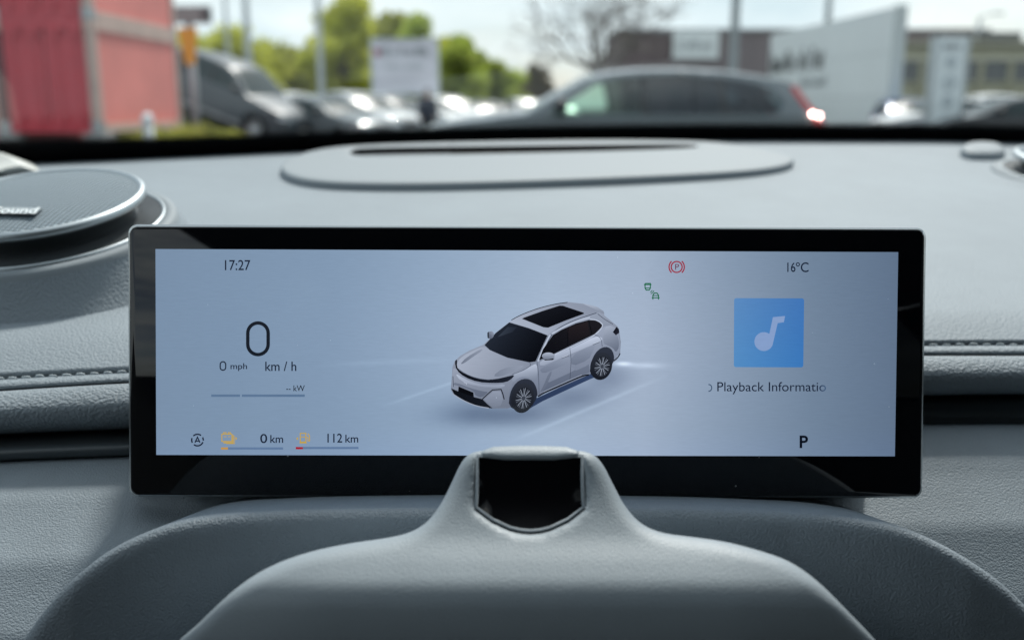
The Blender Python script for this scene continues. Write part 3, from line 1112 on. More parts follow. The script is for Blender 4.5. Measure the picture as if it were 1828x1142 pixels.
body_r = [.13, .12, .13, .055, .085, .075, .055, .045, .035, .035, .055, .045, .035, .035, .08, .055, .04, .035, .08, .055, .04, .035]
bd_ = skin_mesh('body', body_v, body_e, body_r, M_skin, t)
skin_mesh('jacket', [(0, 0, .82), (0, 0, 1.0), (0, 0, 1.2), (0, -.01, 1.38), (0, -.01, 1.46), (.19, 0, 1.40), (.25, .02, 1.15), (.225, -.075, .90), (-.19, 0, 1.40), (-.25, .02, 1.15), (-.225, -.075, .90)],
          [(0, 1), (1, 2), (2, 3), (3, 4), (3, 5), (5, 6), (6, 7), (3, 8), (8, 9), (9, 10)], [(.19, .14), (.185, .14), (.18, .145), (.17, .13), .08, .085, .07, .055, .085, .07, .055], M_navy, t)
skin_mesh('trousers', [(0, 0, .93), (.095, 0, .86), (.11, -.02, .48), (.11, .02, .07), (-.095, 0, .86), (-.11, .02, .48), (-.11, .04, .07)], [(0, 1), (1, 2), (2, 3), (0, 4), (4, 5), (5, 6)], [.15, .105, .08, .065, .105, .08, .065], M_trs, t)
skin_mesh('hair', [(0, .0, 1.60), (0, -.01, 1.68), (0, -.05, 1.72)], [(0, 1), (1, 2)], [.085, .09, .06], mat('hair_brown', (.04, .028, .02), .7), t)
for sx in (-1, 1):
    MB().box((sx * .12, -.05, .04), (.1, .28, .08), bev=.04).build('shoe', M_trim, t)

# ---- buildings to the right
M_brown = mat('brown_cladding', (0.20, 0.155, 0.155), 0.7, vary=(.3, .12))
M_tan = mat('tan_render', (0.42, 0.40, 0.26), 0.8, vary=(.4, .1))
M_dkglass = mat('window_glass', (0.03, 0.04, 0.042), 0.08, spec=.8)
M_wwall = mat('white_wall', (0.88, 0.92, 0.90), 0.6, vary=(.4, .03))
M_gframe = mat('window_frame_grey', (.2, .21, .2), .6)

d = 72.0
xa, xb = X(1105, d), X(1748, d)
ztop = P(1300, 57, d).z
t = empty('brown_hall', ((xa + xb) / 2, d, 0))
tag(t, 'long flat-roofed brown hall behind the white sign wall', 'building')
MB().box((0, 5, ztop / 2), (xb - xa, 10, ztop)).build('wall', M_brown, t)
MB().box((0, 4.9, ztop + .1), (xb - xa + .4, 10.4, .2)).build('roof', mat('roof_edge', (.3, .31, .31), .6), t)
n = 22
for i in range(n + 1):
    MB().box((-(xb - xa) / 2 + (xb - xa) * i / n, -.04, ztop / 2), (.08, .08, ztop - .1)).build('cladding_rib', M_brown, t)
for i in range(4):
    q = MB().box((-(xb - xa) / 2 + 2 + i * 2.4, -.05, 1.5), (1.6, .1, 1.8)).build('window', M_dkglass, t)
    MB().box((-(xb - xa) / 2 + 2 + i * 2.4, -.12, 2.45), (1.8, .1, .12)).build('frame', M_gframe, q)
xs0, xs1 = X(1196, d) - (xa + xb) / 2, X(1276, d) - (xa + xb) / 2
zs0, zs1 = P(1230, 106, d).z, P(1230, 56, d).z
s_ = MB().box(((xs0 + xs1) / 2, -.3, (zs0 + zs1) / 2), (xs1 - xs0, .4, zs1 - zs0)).build('sign_panel', M_wwall, t)
blurwords(s_, Vector((xs0 + .4, -.501, zs0 + .6)), ux, uz, (xs1 - xs0) * .75, .7, 8, mat('sign_mid_ink', (.4, .43, .43), .6), 8, nn)

d = 60.0
xa, xb = X(1585, d), X(1900, d)
ztop = P(1700, 82, d).z
t = empty('tan_office_building', ((xa + xb) / 2, d, 0))
tag(t, 'tan two-storey building with dark window bands beyond the white pylon', 'building')
wdt = xb - xa
MB().box((0, 4, ztop / 2), (wdt, 8, ztop)).build('wall', M_tan, t)
MB().box((0, 3.8, ztop + .12), (wdt + .5, 8.5, .24)).build('roof', mat('roof_tan', (.36, .34, .24), .7), t)
MB().box((0, -.12, ztop - .75), (wdt, .2, .28)).build('cornice', mat('cornice_pale', (.5, .48, .36), .7), t)
zw0, zw1 = P(1700, 146, d).z, P(1700, 111, d).z
for i in range(6):
    xw = -wdt / 2 + wdt * (i + .5) / 6
    w_ = MB().box((xw, -.03, (zw0 + zw1) / 2), (wdt / 6 * .74, .06, zw1 - zw0)).build('window', M_dkglass, t)
    for q in range(5):
        MB().box((xw + (q / 4 - .5) * wdt / 6 * .74, -.1, (zw0 + zw1) / 2), (.07, .1, zw1 - zw0)).build('mullion', M_gframe, w_)
    MB().box((xw, -.12, zw0 - .05), (wdt / 6 * .78, .2, .1)).build('sill', M_tan, w_)
for i in range(7):
    MB().box((-wdt / 2 + wdt * i / 6, -.1, ztop / 2 - .2), (.35, .2, ztop - .5)).build('pilaster', mat('pilaster_tan', (.33, .31, .19), .8), t)
xr = X(1795, d) - (xa + xb) / 2
MB().box((xr, 3, ztop + .55), (2.6, 3, .7)).build('roof_unit', mat('roof_unit_dark', (.1, .1, .09), .7), t)

# white sign wall, running away from the road
dn, df = 36.0, 50.0
pn, pf = P(1600, 12, dn), P(1376, 62, df)
zt_ = (pn.z + pf.z) / 2
a_ = Vector((pn.x, dn, 0)); b_ = Vector((pf.x, df, 0))
dv = (b_ - a_); ln_ = dv.length; dv.normalize()
nv = Vector((-dv.y, dv.x, 0))
if nv.x > 0:
    nv = -nv
t = empty('sign_wall', a_)
tag(t, 'tall white sign wall with two rows of dark lettering', 'wall')


def wq(u0, u1, z0, z1, t0, t1):
    vs = []
    for tt in (t0, t1):
        for (u, z) in ((u0, z0), (u1, z0), (u1, z1), (u0, z1)):
            vs.append(dv * u + nv * tt + Vector((0, 0, z)))
    return vs, [(0, 1, 2, 3), (7, 6, 5, 4), (0, 4, 5, 1), (1, 5, 6, 2), (2, 6, 7, 3), (3, 7, 4, 0)]


nz_ = 3
for i in range(6):
    for k in range(nz_):
        u0, u1 = ln_ * i / 6, ln_ * (i + 1) / 6
        z0, z1 = zt_ * k / nz_, zt_ * (k + 1) / nz_
        MB().add(*wq(u0 + .008, u1 - .008, z0 + .008, z1 - .008, -.02 + .006 * ((i + k) % 2), -.35)).build('panel', M_wwall, t)
MB().add(*wq(.05, ln_ - .05, 0, zt_ - .05, -.06, -.3)).build('core', mat('wall_core', (.3, .32, .31), .7), t)
MB().add(*wq(-.12, -.005, 0, zt_ + .03, .03, -.4)).build('end_cap', mat('wall_end', (.55, .59, .57), .6), t)
blurwords(t, dv * (ln_ * .98) + Vector((0, 0, zt_ * .60)) - nv * .01, -dv, Vector((0, 0, 1)), ln_ * .52, .98, 13, mat('sign_black_ink', (.02, .022, .022), .5), 21, nv, (6,))
blurwords(t, dv * (ln_ * .66) + Vector((0, 0, zt_ * .44)) - nv * .01, -dv, Vector((0, 0, 1)), ln_ * .22, .45, 8, mat('sign_mid_ink', (.4, .43, .43), .6), 22, nv)

# white pylon
d = 27.0
c0, c1 = P(1652, 226, d), P(1728, 66, d)
t = empty('pylon_sign', ((c0.x + c1.x) / 2, d, 0), (0, 0, R(12)))
tag(t, 'free-standing white pylon with grey emblems down its face', 'sign')
wd, ht = (c1.x - c0.x) * 1.0, c1.z
MB().box((0, 0, ht / 2 + .1), (wd, .24, ht - .2), bev=.03).build('panel', mat('pylon_white', (.80, .86, .86), .4), t)
for sx in (-1, 1):
    MB().box((sx * (wd / 2 + .035), 0, ht / 2), (.06, .3, ht), bev=.015).build('edge_trim', mat('pylon_trim', (.5, .54, .55), .35, .5), t)
MB().box((0, 0, .05), (wd + .3, .6, .1)).build('base', mat('concrete', (.35, .35, .34)), t)
M_em = mat('pylon_emblem', (.48, .54, .56), .5)
for k, (zz, rr) in enumerate([(ht * .78, .17), (ht * .60, .2), (ht * .44, .19), (ht * .24, .22)]):
    e = MB()
    if k % 2:
        e.lathe([(rr, 0), (rr, .02), (rr * .55, .02), (rr * .55, 0)], 20, Matrix.Translation((0, -.122, zz)) @ Matrix.Rotation(math.pi / 2, 4, 'X'), close=True)
        e.box((0, -.13, zz), (rr * 1.0, .016, rr * .3))
    else:
        e.lathe([(rr, 0), (rr, .02), (.001, .02)], 6, Matrix.Translation((0, -.122, zz)) @ Matrix.Rotation(math.pi / 2, 4, 'X'))
    e.build('emblem', M_em, t)
blurwords(t, Vector((-.26, -.121, ht * .89)), ux, uz, .56, .14, 6, M_ink, 31, nn)

# ------------------------------------------------------------------ the car around the camera
C_PAD = (0.245, 0.284, 0.314)
M_pad = mat('dash_leather', C_PAD, 0.64, spec=.35, bump=('leather', 880, 0.00048, 0.7), vary=(18, .05))
M_roll = mat('roll_leather', C_PAD, 0.62, spec=.35, bump=('leather', 820, 0.00055, 0.8), vary=(40, .05))
M_hard = mat('grained_plastic', (0.255, 0.298, 0.332), 0.55, bump=('leather', 1500, 0.0003, 0.6), vary=(60, .05))
M_hood = mat('hood_plastic', (0.205, 0.243, 0.275), 0.55, bump=('leather', 1350, 0.0004, 0.7), vary=(60, .06))
M_cover = mat('column_plastic', (0.30, 0.345, 0.378), 0.50, spec=.45, bump=('leather', 1900, 0.00016, 0.5), vary=(25, .05))
M_plate = mat('vent_plastic', (0.235, 0.268, 0.29), 0.66, bump=('noise', 1200, 0.0001, 0.4))
M_gloss = mat('gloss_strip', (0.085, 0.10, 0.108), 0.33, spec=.6)
M_thread = mat('stitch_thread', (0.46, 0.52, 0.55), 0.7)
M_void = mat('dark_void', (0.006, 0.007, 0.008), 0.8)
M_chrome = mat('satin_silver', (0.44, 0.48, 0.50), 0.42, 0.95)
M_headl = mat('headlining', (0.16, 0.165, 0.165), 0.9, vary=(30, .08))
M_pillar = mat('pillar_trim', (0.62, 0.63, 0.60), 0.6)
M_door = mat('door_trim', (0.12, 0.13, 0.135), 0.7, vary=(20, .1))
M_cowl = mat('cowl_black', (0.006, 0.006, 0.007), 0.6)

K = [-900, -400, 0, 228, 600, 940, 1300, 1653, 1828, 2300, 3000]
A_py = [330, 312, 293, 284, 267, 254, 249.5, 250, 254, 264, 285]
A_Y = [.50, .60, .70, .76, .83, .88, .91, .92, .92, .92, .90]
B_py = [348, 328, 306, 295, 281, 272, 269, 272, 277, 290, 315]
B_Y = [.47, .565, .66, .715, .77, .81, .835, .84, .84, .84, .82]
E_py = [735, 706, 676, 664, 650, 640, 628, 616, 615, 615, 618]
E_Y = [.335, .346, .358, .362, .37, .378, .386, .391, .393, .396, .40]
F_py = [762, 729, 697, 683, 668, 658, 646, 634, 634, 634, 637]
G_py = [850, 812, 775, 765, 749, 735, 719, 705, 703, 703, 706]


def att(root, loc):
    """children built in world coordinates stay where they are under a root standing at loc"""
    for ch in root.children:
        ch.matrix_parent_inverse = Matrix.Translation(-Vector(loc))


def cA(px): return P(px, pch(K, A_py, px), pch(K, A_Y, px))
def cB(px): return P(px, pch(K, B_py, px), pch(K, B_Y, px))
def eY(px): return pch(K, E_Y, px)
def ePy(px): return pch(K, E_py, px)
def fPy(px): return pch(K, F_py, px)
def gPy(px): return pch(K, G_py, px)


def cE(px): return P(px, ePy(px), eY(px))


def cD(px):
    b, e = cB(px), cE(px)
    t = .055 / (b.y - e.y)
    p = e + (b - e) * t
    return p + Vector((0, 0, .0045))


def proj(p):
    z = p.z - CAMZ
    d = p.y * CT - z * ST
    return 914 + FPX * p.x / d, 571 - FPX * (p.y * ST + z * CT) / d


COLS = list(range(-900, 3001, 15))
dash_loc = P(940, 1142, .42)
dash_loc.z -= .3
DASH = empty('dashboard', dash_loc)
tag(DASH, 'pale grey leather-covered dashboard with stitched front edge and raised vent cover', 'dashboard')


def dash_profile(px):
    a, b, d, e = cA(px), cB(px), cD(px), cE(px)
    y = eY(px)
    pts = [a + Vector((0, .035, -.03)), a + Vector((0, .006, -.0015)), a]
    up = crom([a, (a + b) / 2 + Vector((0, 0, .0006)), b], 3)
    pts = pts[:2] + up[:-1]
    seg = crom([b, b + (d - b) * .33 + Vector((0, 0, .001)), b + (d - b) * .66 + Vector((0, 0, .0015)), d, e + (d - e) * .45 + Vector((0, 0, .0022)), e + Vector((0, 0.003, .0006))], 6)
    pts += seg
    # stitch dip, lip, groove
    pts += [P(px, ePy(px) - 1.0, y + .0050), P(px, ePy(px) + 1.8, y + .0022), P(px, ePy(px) + 5, y - .0045)]
    f = fPy(px)
    pts += [P(px, (ePy(px) + f) / 2 + 2, y - .0068), P(px, f - 2.5, y - .0075), P(px, f - .3, y - .0045), P(px, f + .6, y + .006)]
    return pts


rows = [dash_profile(px) for px in COLS]
rows = list(map(list, zip(*rows)))
grid_obj('dash_pad', rows, M_pad, DASH)


def roll_profile(px):
    y, f, g = eY(px), fPy(px), gPy(px)
    h = g - f
    c = crom([P(px, f + .4, y - .0035), P(px, f + h * .03, y - .0092), P(px, f + h * .22, y - .0145), P(px, f + h * .5, y - .0185), P(px, f + h * .78, y - .0175), P(px, f + h * .95, y - .012), P(px, f + h, y - .004), P(px, g + 1, y + .03)], 4)
    return c


rows = list(map(list, zip(*[roll_profile(px) for px in COLS])))
grid_obj('padded_roll', rows, M_roll, DASH)


def strip_profile(px):
    y, g = eY(px), gPy(px)
    k = 1 + (px - 100) / 1700 * .12
    m = float(np.interp(px, [228, 1653], [1, .45]))
    c = crom([P(px, g - 8, y + .03), P(px, g + 2 * k, y + .008), P(px, g + 10 * k, y - .006 * m), P(px, g + 20 * k, y - .014 * m), P(px, g + 30 * k, y - .0185 * m), P(px, g + 41 * k, y - .0185 * m), P(px, g + 49 * k, y - .013 * m), P(px, g + 52 * k, y + .02)], 4)
    return c


rows = list(map(list, zip(*[strip_profile(px) for px in COLS])))
grid_obj('gloss_trim_strip', rows, M_gloss, DASH)


def panelY(px, py):
    y = eY(px)
    k = 1 + (px - 100) / 1700 * .12
    h = gPy(px) + 50 * k
    t = py - h
    m = float(np.interp(px, [228, 1653], [.98, 1.0]))
    o = np.interp(t, [-30, -6, 2, 60, 180, 320, 500, 800], [.03, -.002, -.02, -.038, -.062, -.082, -.095, -.10])
    return y + (o if o > 0 else o * m)


rows = []
for j in range(46):
    t = -20 + 620 * (j / 45) ** 1.4
    rows.append([])
    for px in COLS:
        k = 1 + (px - 100) / 1700 * .12
        h = gPy(px) + 50 * k
        rows[-1].append(P(px, h + t, panelY(px, h + t)))
grid_obj('lower_panel', rows, M_hard, DASH)

# stitches along the front edge
px = -395.0
first = None
mesh_st = None
while px < 2300:
    a, b = P(px, ePy(px) - 1.2, eY(px) - .0012), P(px + 18, ePy(px + 18) + .2, eY(px + 18) - .0016)
    d_ = b - a
    if mesh_st is None:
        L0 = d_.length
        o = MB().tube([(-L0 / 2, 0, -.0004), (-L0 * .3, -.0003, .0002), (0, -.0004, .0003), (L0 * .3, -.0003, .0002), (L0 / 2, 0, -.0004)], [.0002, .00048, .00055, .00048, .0002], 6).build('stitch', M_thread, DASH, True)
        mesh_st = o.data
    else:
        o = bpy.data.objects.new('stitch', mesh_st)
        COL.objects.link(o); o.parent = DASH
    o.location = (a + b) / 2 + Vector((0, 0, rnd.gauss(0, .00012)))
    o.rotation_euler = (0, math.atan2(-d_.z, d_.x) + rnd.gauss(0, .035), math.atan2(d_.y, d_.x) + rnd.gauss(0, .03))
    o.scale = (rnd.uniform(.9, 1.04), rnd.uniform(.75, .95), rnd.uniform(.75, .95))
    px += 24.2 + rnd.uniform(-.8, .8)


def dash_hit(px, py):
    pts = dash_profile(px)
    best = None
    for i in range(len(pts) - 1):
        y0, y1 = proj(pts[i])[1], proj(pts[i + 1])[1]
        if (y0 - py) * (y1 - py) <= 0 and y0 != y1:
            t = (py - y0) / (y1 - y0)
            best = pts[i] + (pts[i + 1] - pts[i]) * t
    return best


def plane_surf(p1, p2, p3, lift):
    n = (p2 - p1).cross(p3 - p1).normalized()
    if n.z < 0:
        n = -n
    o = p1 + n * lift
    c = Vector((0, 0, CAMZ))

    def s(px, py):
        q = P(px, py, 1.0) - c
        return c + q * ((o - c).dot(n) / q.dot(n))
    return s, n


surf, pn_ = plane_surf(dash_hit(600, 335), dash_hit(1400, 304), dash_hit(1000, 268), .0060)
ol = chaikin([(500, 298), (508, 308), (535, 317), (590, 323), (680, 325), (800, 324), (1000, 318), (1220, 309), (1340, 302), (1400, 294), (1420, 285), (1414, 278), (1385, 269), (1330, 258), (1265, 249.5), (1100, 247), (940, 248.5), (760, 252), (640, 256), (570, 263), (525, 276), (505, 288)], 3)
slot = chaikin([(623, 274), (628, 266), (650, 262.5), (800, 260), (1000, 257.5), (1190, 255.5), (1240, 257), (1250, 260), (1215, 263.5), (1000, 270), (800, 274), (660, 277)], 2)
vc = puffy('vent_cover', ol, surf, M_plate, DASH, holes=[slot], step=9, r=.0018, odir=-pn_, skirt=.0055, hole_r=.001, scale=.00032, hole_skirt=False)
vs = [surf(*q) - pn_ * .0008 for q in slot] + [surf(*q) - pn_ * .011 for q in slot]
n = len(slot)
mesh_obj('slot_wall', vs, [(i, (i + 1) % n, n + (i + 1) % n, n + i) for i in range(n)], M_void, vc)
s2 = (lambda a, b: surf(a, b) - pn_ * .0055)
mesh_obj('slot_well', [s2(x, y) for x, y in chaikin([(600, 282), (600, 256), (1270, 250), (1270, 266)], 0)], [(0, 1, 2, 3)], M_void, vc)
# sensor cover at the far edge
sf, n_ = plane_surf(dash_hit(1700, 262), dash_hit(1810, 262), dash_hit(1750, 275), .0085)
puffy('sensor_cover', chaikin([(1714, 261), (1722, 253), (1738, 248.5), (1765, 248), (1786, 252), (1797, 262), (1795, 267), (1780, 268.5), (1746, 268.5), (1728, 267)], 2), sf, M_plate, DASH, step=4, r=.004, odir=-n_, skirt=.012, scale=.0005)


# binnacle hood behind the steering column
def hoodY(px, py):
    return float(np.interp(py, [880, 930, 1040, 1142, 1300, 1600], [.264, .263, .262, .261, .260, .260])) + .004 * (px - 914) / 900 + .013 * float(np.interp(abs(px - 930), [480, 800], [1, 0]))


ol = chaikin([(-330, 1600), (-150, 1420), (-40, 1255), (32, 1142), (70, 1089), (113, 1040), (183, 984), (260, 948), (330, 927), (450, 914), (650, 908), (940, 906), (1250, 908), (1450, 916), (1540, 927), (1625, 943), (1709, 982), (1787, 1032), (1832, 1072), (1900, 1145), (1990, 1265), (2150, 1440), (2350, 1600)], 2, True)
puffy('steering_surround', ol, lambda a, b: P(a, b, hoodY(a, b)), M_hood, DASH, step=10, r=.0055, skirt=.09, scale=.00017, odir=(0, .958, -.287))
att(DASH, dash_loc)

# ---- steering column cover with the black camera window
col_loc = P(945, 1400, .24)
COLM = empty('steering_column_cover', col_loc)
tag(COLM, 'grey steering column cover rising to a tower with a glossy black window', 'column cover')


def covY(px, py):
    e = .010 * max(0.0, (abs(px - 945) - 350) / 300) ** 2
    return float(pch([700, 800, 880, 950, 1010, 1050, 1090, 1142, 1220, 1300, 1500], [.273, .262, .2545, .2458, .2362, .2310, .2284, .2274, .2282, .232, .245], py)) + e


ODC = Vector((0, .82, -.57))
csurf = lambda a, b: P(a, b, covY(a, b))
ol = [(180, 1400), (225, 1280), (262, 1205), (305, 1145), (345, 1112), (380, 1077), (420, 1041), (470, 1008), (540, 981), (620, 964), (690, 955), (735, 944), (766, 922), (790, 886), (808, 848), (822, 818), (836, 803), (858, 797), (900, 795.5), (945, 795), (990, 795.5), (1036, 797), (1060, 803), (1078, 820), (1097, 858), (1118, 898), (1145, 929), (1182, 946), (1240, 953), (1300, 961), (1364, 978), (1418, 997), (1468, 1033), (1518, 1084), (1572, 1140), (1630, 1215), (1680, 1300), (1720, 1400)]
ol = chaikin(ol, 2)
win = [(856, 819), (1036, 819), (1038.5, 906), (1012, 926), (981, 940.5), (964, 944.5), (947, 946), (930, 944.5), (912, 940.5), (881, 926), (853.5, 906)]
wout = [(850, 813), (1042, 813), (1045, 908), (1016, 931), (983, 946.5), (965, 951), (947, 952.5), (929, 951), (910, 946.5), (877, 931), (847, 908)]
puffy('cover', ol, csurf, M_cover, COLM, holes=[wout], step=9, r=.0044, skirt=.05, hole_r=.0008, scale=.000145, odir=ODC)
n = 11
wr, wi = resample(wout, 12), None
# sloping lip between cover and window
vo = [csurf(*p) + Vector((0, .0010, 0)) for p in wout]
vm = [csurf(*((a[0] * .35 + b[0] * .65), (a[1] * .35 + b[1] * .65))) + Vector((0, .0006, 0)) for a, b in zip(wout, win)]
vi = [csurf(*p) + Vector((0, .0014, 0)) for p in win]
vx = vo + vm + vi
fs = [(r * n + i, r * n + (i + 1) % n, (r + 1) * n + (i + 1) % n, (r + 1) * n + i) for r in range(2) for i in range(n)]
o = mesh_obj('window_surround', vx, fs, M_cover, COLM)
fix_normals(o); sharp(o, 60)
wp, wf, _, _, _ = tri2d([(a[0] * 1.0 + (a[0] - 946) * .01, a[1]) for a in win], [], 20)
o = mesh_obj('camera_window', [csurf(x, y) + Vector((0, .0010, 0)) for x, y in wp], [tuple(int(i) for i in t) for t in wf], mat('window_black', (.003, .003, .004), .2, spec=.15), COLM, True)
puffy('top_cap', chaikin([(859, 799), (945, 796.5), (1034, 799), (1035.5, 818.5), (857.5, 818.5)], 1), lambda a, b: csurf(a, b) + Vector((0, -.0004 + .0022 * max(0, (818 - b) / 20) ** 2, 0)), M_cover, COLM, step=5, r=.0014, skirt=.012, scale=.000145, odir=ODC)
att(COLM, col_loc)

# ---- speakers
M_weave = mat('speaker_weave', (0.20, 0.25, 0.285), 0.75, bump=('weave', 2 * math.pi / .0046, .0005, 1.0))
M_groove = mat('speaker_groove', (0.06, 0.068, 0.073), 0.45)


cc = Vector((0, 0, CAMZ))


def speaker(loc, nrm, label, badge=True, r=.0505):
    q = Vector(nrm).normalized().to_track_quat('Z', 'Y')
    t = empty('dash_speaker', loc)
    t.rotation_euler = q.to_euler()
    tag(t, label, 'speaker', 'round speakers on the dashboard')
    g = r - .0035
    MB().lathe([(.0001, .0026), (g * .3, .0024), (g * .6, .0017), (g * .85, .0006), (g, -.0006)], 96).build('grille', M_weave, t, True)
    MB().lathe([(g - .0004, -.0012), (g + .0006, .0004), (g + .0016, .0006), (r - .0004, -.0006), (r, -.0022), (r - .0006, -.0036), (r - .003, -.0044), (g - .006, -.0046)], 96).build('silver_rim', M_chrome, t, True)
    MB().lathe([(r - .004, -.0045), (r - .0075, -.0085), (r - .008, -.0125)], 96).build('neck', M_groove, t, True)
    pr = [(r - .009, -.0115)]
    for k in range(9):
        rr = r - .006 + k * .0013
        zz = -.0122 - k * .0001
        pr += [(rr, zz), (rr + .0009, zz), (rr + .0010, zz - .0004), (rr + .0012, zz - .0004)]
    MB().lathe(pr, 96).build('grooved_ring', M_groove, t, False)
    MB().lathe([(r + .0055, -.0135), (r + .0058, -.0124), (r + .0068, -.0122), (r + .0072, -.0135)], 96).build('silver_line', M_chrome, t, True)
    MB().lathe([(r + .0072, -.0137), (r + .0095, -.0130), (r + .0125, -.0146), (r + .0135, -.019)], 96).build('base_ring', M_plate, t, True)
    MB().lathe([(r + .0128, -.0165), (r + .018, -.026), (r + .026, -.036), (r + .040, -.046), (r + .06, -.053)], 96).build('pod', M_pad, t, True)
    return t


SPL = cc + (Vector((-.2877, .5773, 1.1461)) - cc) * .8
spk = speaker(SPL, (-.024, -.238, 1), 'round fabric-topped speaker with a silver rim and a lettered badge')
tip = P(1817, 288, .74)
nr = Vector((.05, -.17, 1))
speaker(tip + Vector((.052, 0, .002)), nr, 'round silver-rimmed speaker without lettering beside the small sensor cover')


def text_mesh(body, bold=0.0, shear=0.0):
    cu = bpy.data.curves.new('text', 'FONT')
    cu.body = body
    cu.offset = bold
    cu.shear = shear
    cu.resolution_u = 6
    o = bpy.data.objects.new('text', cu)
    COL.objects.link(o)
    dg = bpy.context.evaluated_depsgraph_get()
    me = bpy.data.meshes.new_from_object(o.evaluated_get(dg))
    vs = [(v.co.x, v.co.y) for v in me.vertices]
    fs = [tuple(p.vertices) for p in me.polygons]
    bpy.data.objects.remove(o); bpy.data.curves.remove(cu); bpy.data.meshes.remove(me)
    x0 = min(v[0] for v in vs); x1 = max(v[0] for v in vs); y0 = min(v[1] for v in vs); y1 = max(v[1] for v in vs)
    return [((x - x0) / (x1 - x0), (y - y0) / (y1 - y0)) for x, y in vs], fs


# badge plate and letters on the left speaker: photo (−60..76, 368..382)
qi = spk.rotation_euler.to_matrix()
nS = qi @ Vector((0, 0, 1))
cc = Vector((0, 0, CAMZ))


def on_spk(px, py, lift):
    q = P(px, py, 1.0) - cc
    o = SPL + nS * (.0016 + lift)
    w = cc + q * ((o - cc).dot(nS) / q.dot(nS))
    return qi.transposed() @ (w - SPL)


bp_ = [(-95, 379), (64, 382), (75, 371), (-84, 366)]
top_ = [on_spk(x, y, .0016) for x, y in bp_]
lo_ = [on_spk(x, y + 3.0, -.001) for x, y in bp_]
bdg = MB().add(top_ + lo_, [(0, 1, 2, 3), (0, 4, 5, 1), (1, 5, 6, 2), (2, 6, 7, 3), (3, 7, 4, 0)]).build('badge', mat('badge_grey', (.27, .31, .33), .45), spk)
tv, tf = text_mesh('Sound', .012, .25)
vs = [on_spk(-14 + x * 84 + (y - .5) * 3, 380.2 - y * 11.5 + x * .8, .0021) for x, y in tv]
o = mesh_obj('lettering', vs, tf, mat('badge_white', (.80, .84, .84), .4), bdg)

# ---- cabin shell: roof, pillars, doors, windscreen
cab_loc = Vector((.35, -.6, .3))
CAB = empty('car_cabin', cab_loc)
tag(CAB, 'car cabin shell with windscreen, pillars and roof around the dashboard', 'car interior')


def wbase(px): return cA(px) + Vector((0, .010, -.004))


us = [i / 60 for i in range(61)]


def whead(u):
    k = 2 * u - 1
    return Vector((-.47 + 1.66 * u, .14 - .13 * k * k, 1.60 - .06 * k * k))


def wpt(u, s, inset=0.0):
    a = wbase(-900 + 3900 * u); b = whead(u)
    n_ = (b - a).cross(Vector((1, 0, 0))).normalized()
    if n_.z < 0:
        n_ = -n_
    return a + (b - a) * s + n_ * (.022 * 4 * s * (1 - s) - inset)


ws_o = grid_obj('windscreen', [[wpt(u, s / 20) for u in us] for s in range(21)], pane_mat('windscreen_glass', (.93, .955, .955), 1.2), CAB)
# printed black band along the foot of the glass
FR = bpy.data.materials.new('frit_print'); FR.use_nodes = True
t_ = FR.node_tree
b_ = t_.nodes['Principled BSDF']
b_.inputs['Base Color'].default_value = (.004, .004, .005, 1); b_.inputs['Roughness'].default_value = .5
b_.inputs['Specular IOR Level'].default_value = .2
uvn = t_.nodes.new('ShaderNodeUVMap'); uvn.uv_map = 'band'
sx = t_.nodes.new('ShaderNodeSeparateXYZ'); t_.links.new(uvn.outputs[0], sx.inputs[0])


def mth(op, a, b=None, c=None):
    n_ = t_.nodes.new('ShaderNodeMath'); n_.operation = op
    for i, q in enumerate((a, b, c)):
        if q is None:
            continue
        if isinstance(q, (int, float)):
            n_.inputs[i].default_value = q
        else:
            t_.links.new(q, n_.inputs[i])
    return n_.outputs[0]


PITCH = .0019
ax, ay = mth('MULTIPLY', sx.outputs[0], 1 / PITCH), mth('MULTIPLY', sx.outputs[1], 1 / PITCH)
rowi = mth('FLOOR', ay)
ax = mth('ADD', ax, mth('MULTIPLY', mth('MODULO', rowi, 2), .5))
fx, fy = mth('SUBTRACT', mth('FRACT', ax), .5), mth('SUBTRACT', mth('FRACT', ay), .5)
dd_ = mth('SQRT', mth('ADD', mth('MULTIPLY', fx, fx), mth('MULTIPLY', fy, fy)))
rad = mth('MULTIPLY_ADD', sx.outputs[1], -.62 / .014, .86 + .62 * .028 / .014)   # dots shrink above 28 mm
al = mth('LESS_THAN', dd_, rad)
t_.links.new(al, b_.inputs['Alpha'])
rows = []
srow = [0, .3, .6, .8, 1.0]
FH = .044
for f in srow:
    rows.append([wpt(u, f * FH / (whead(u) - wbase(-900 + 3900 * u)).length, .002) for u in us])
fo = grid_obj('black_band', rows, FR, ws_o)
uvl = fo.data.uv_layers.new(name='band')
acc = [0]
for i in range(1, 61):
    acc.append(acc[-1] + (rows[0][i] - rows[0][i - 1]).length)
for lp in fo.data.loops:
    i = lp.vertex_index
    uvl.data[lp.index].uv = (acc[i % 61], srow[i // 61] * FH)
# black cowl outside the glass
grid_obj('cowl', [[wpt(u, 0, .004) + Vector((0, dy, dz)) for u in us] for dy, dz in ((-.004, -.03), (.0, -.004), (.06, -.012), (.22, -.05), (.3, -.2))], M_cowl, CAB)
# bonnet beyond
grid_obj('bonnet', [[Vector((-.55 + 1.75 * u, y, z - .06 * (2 * u - 1) ** 2)) for u in us[::4]] for y, z in ((1.1, 1.06), (1.3, 1.06), (1.6, 1.03), (1.85, .96), (2.0, .85), (2.05, .6))], P_silver, CAB)
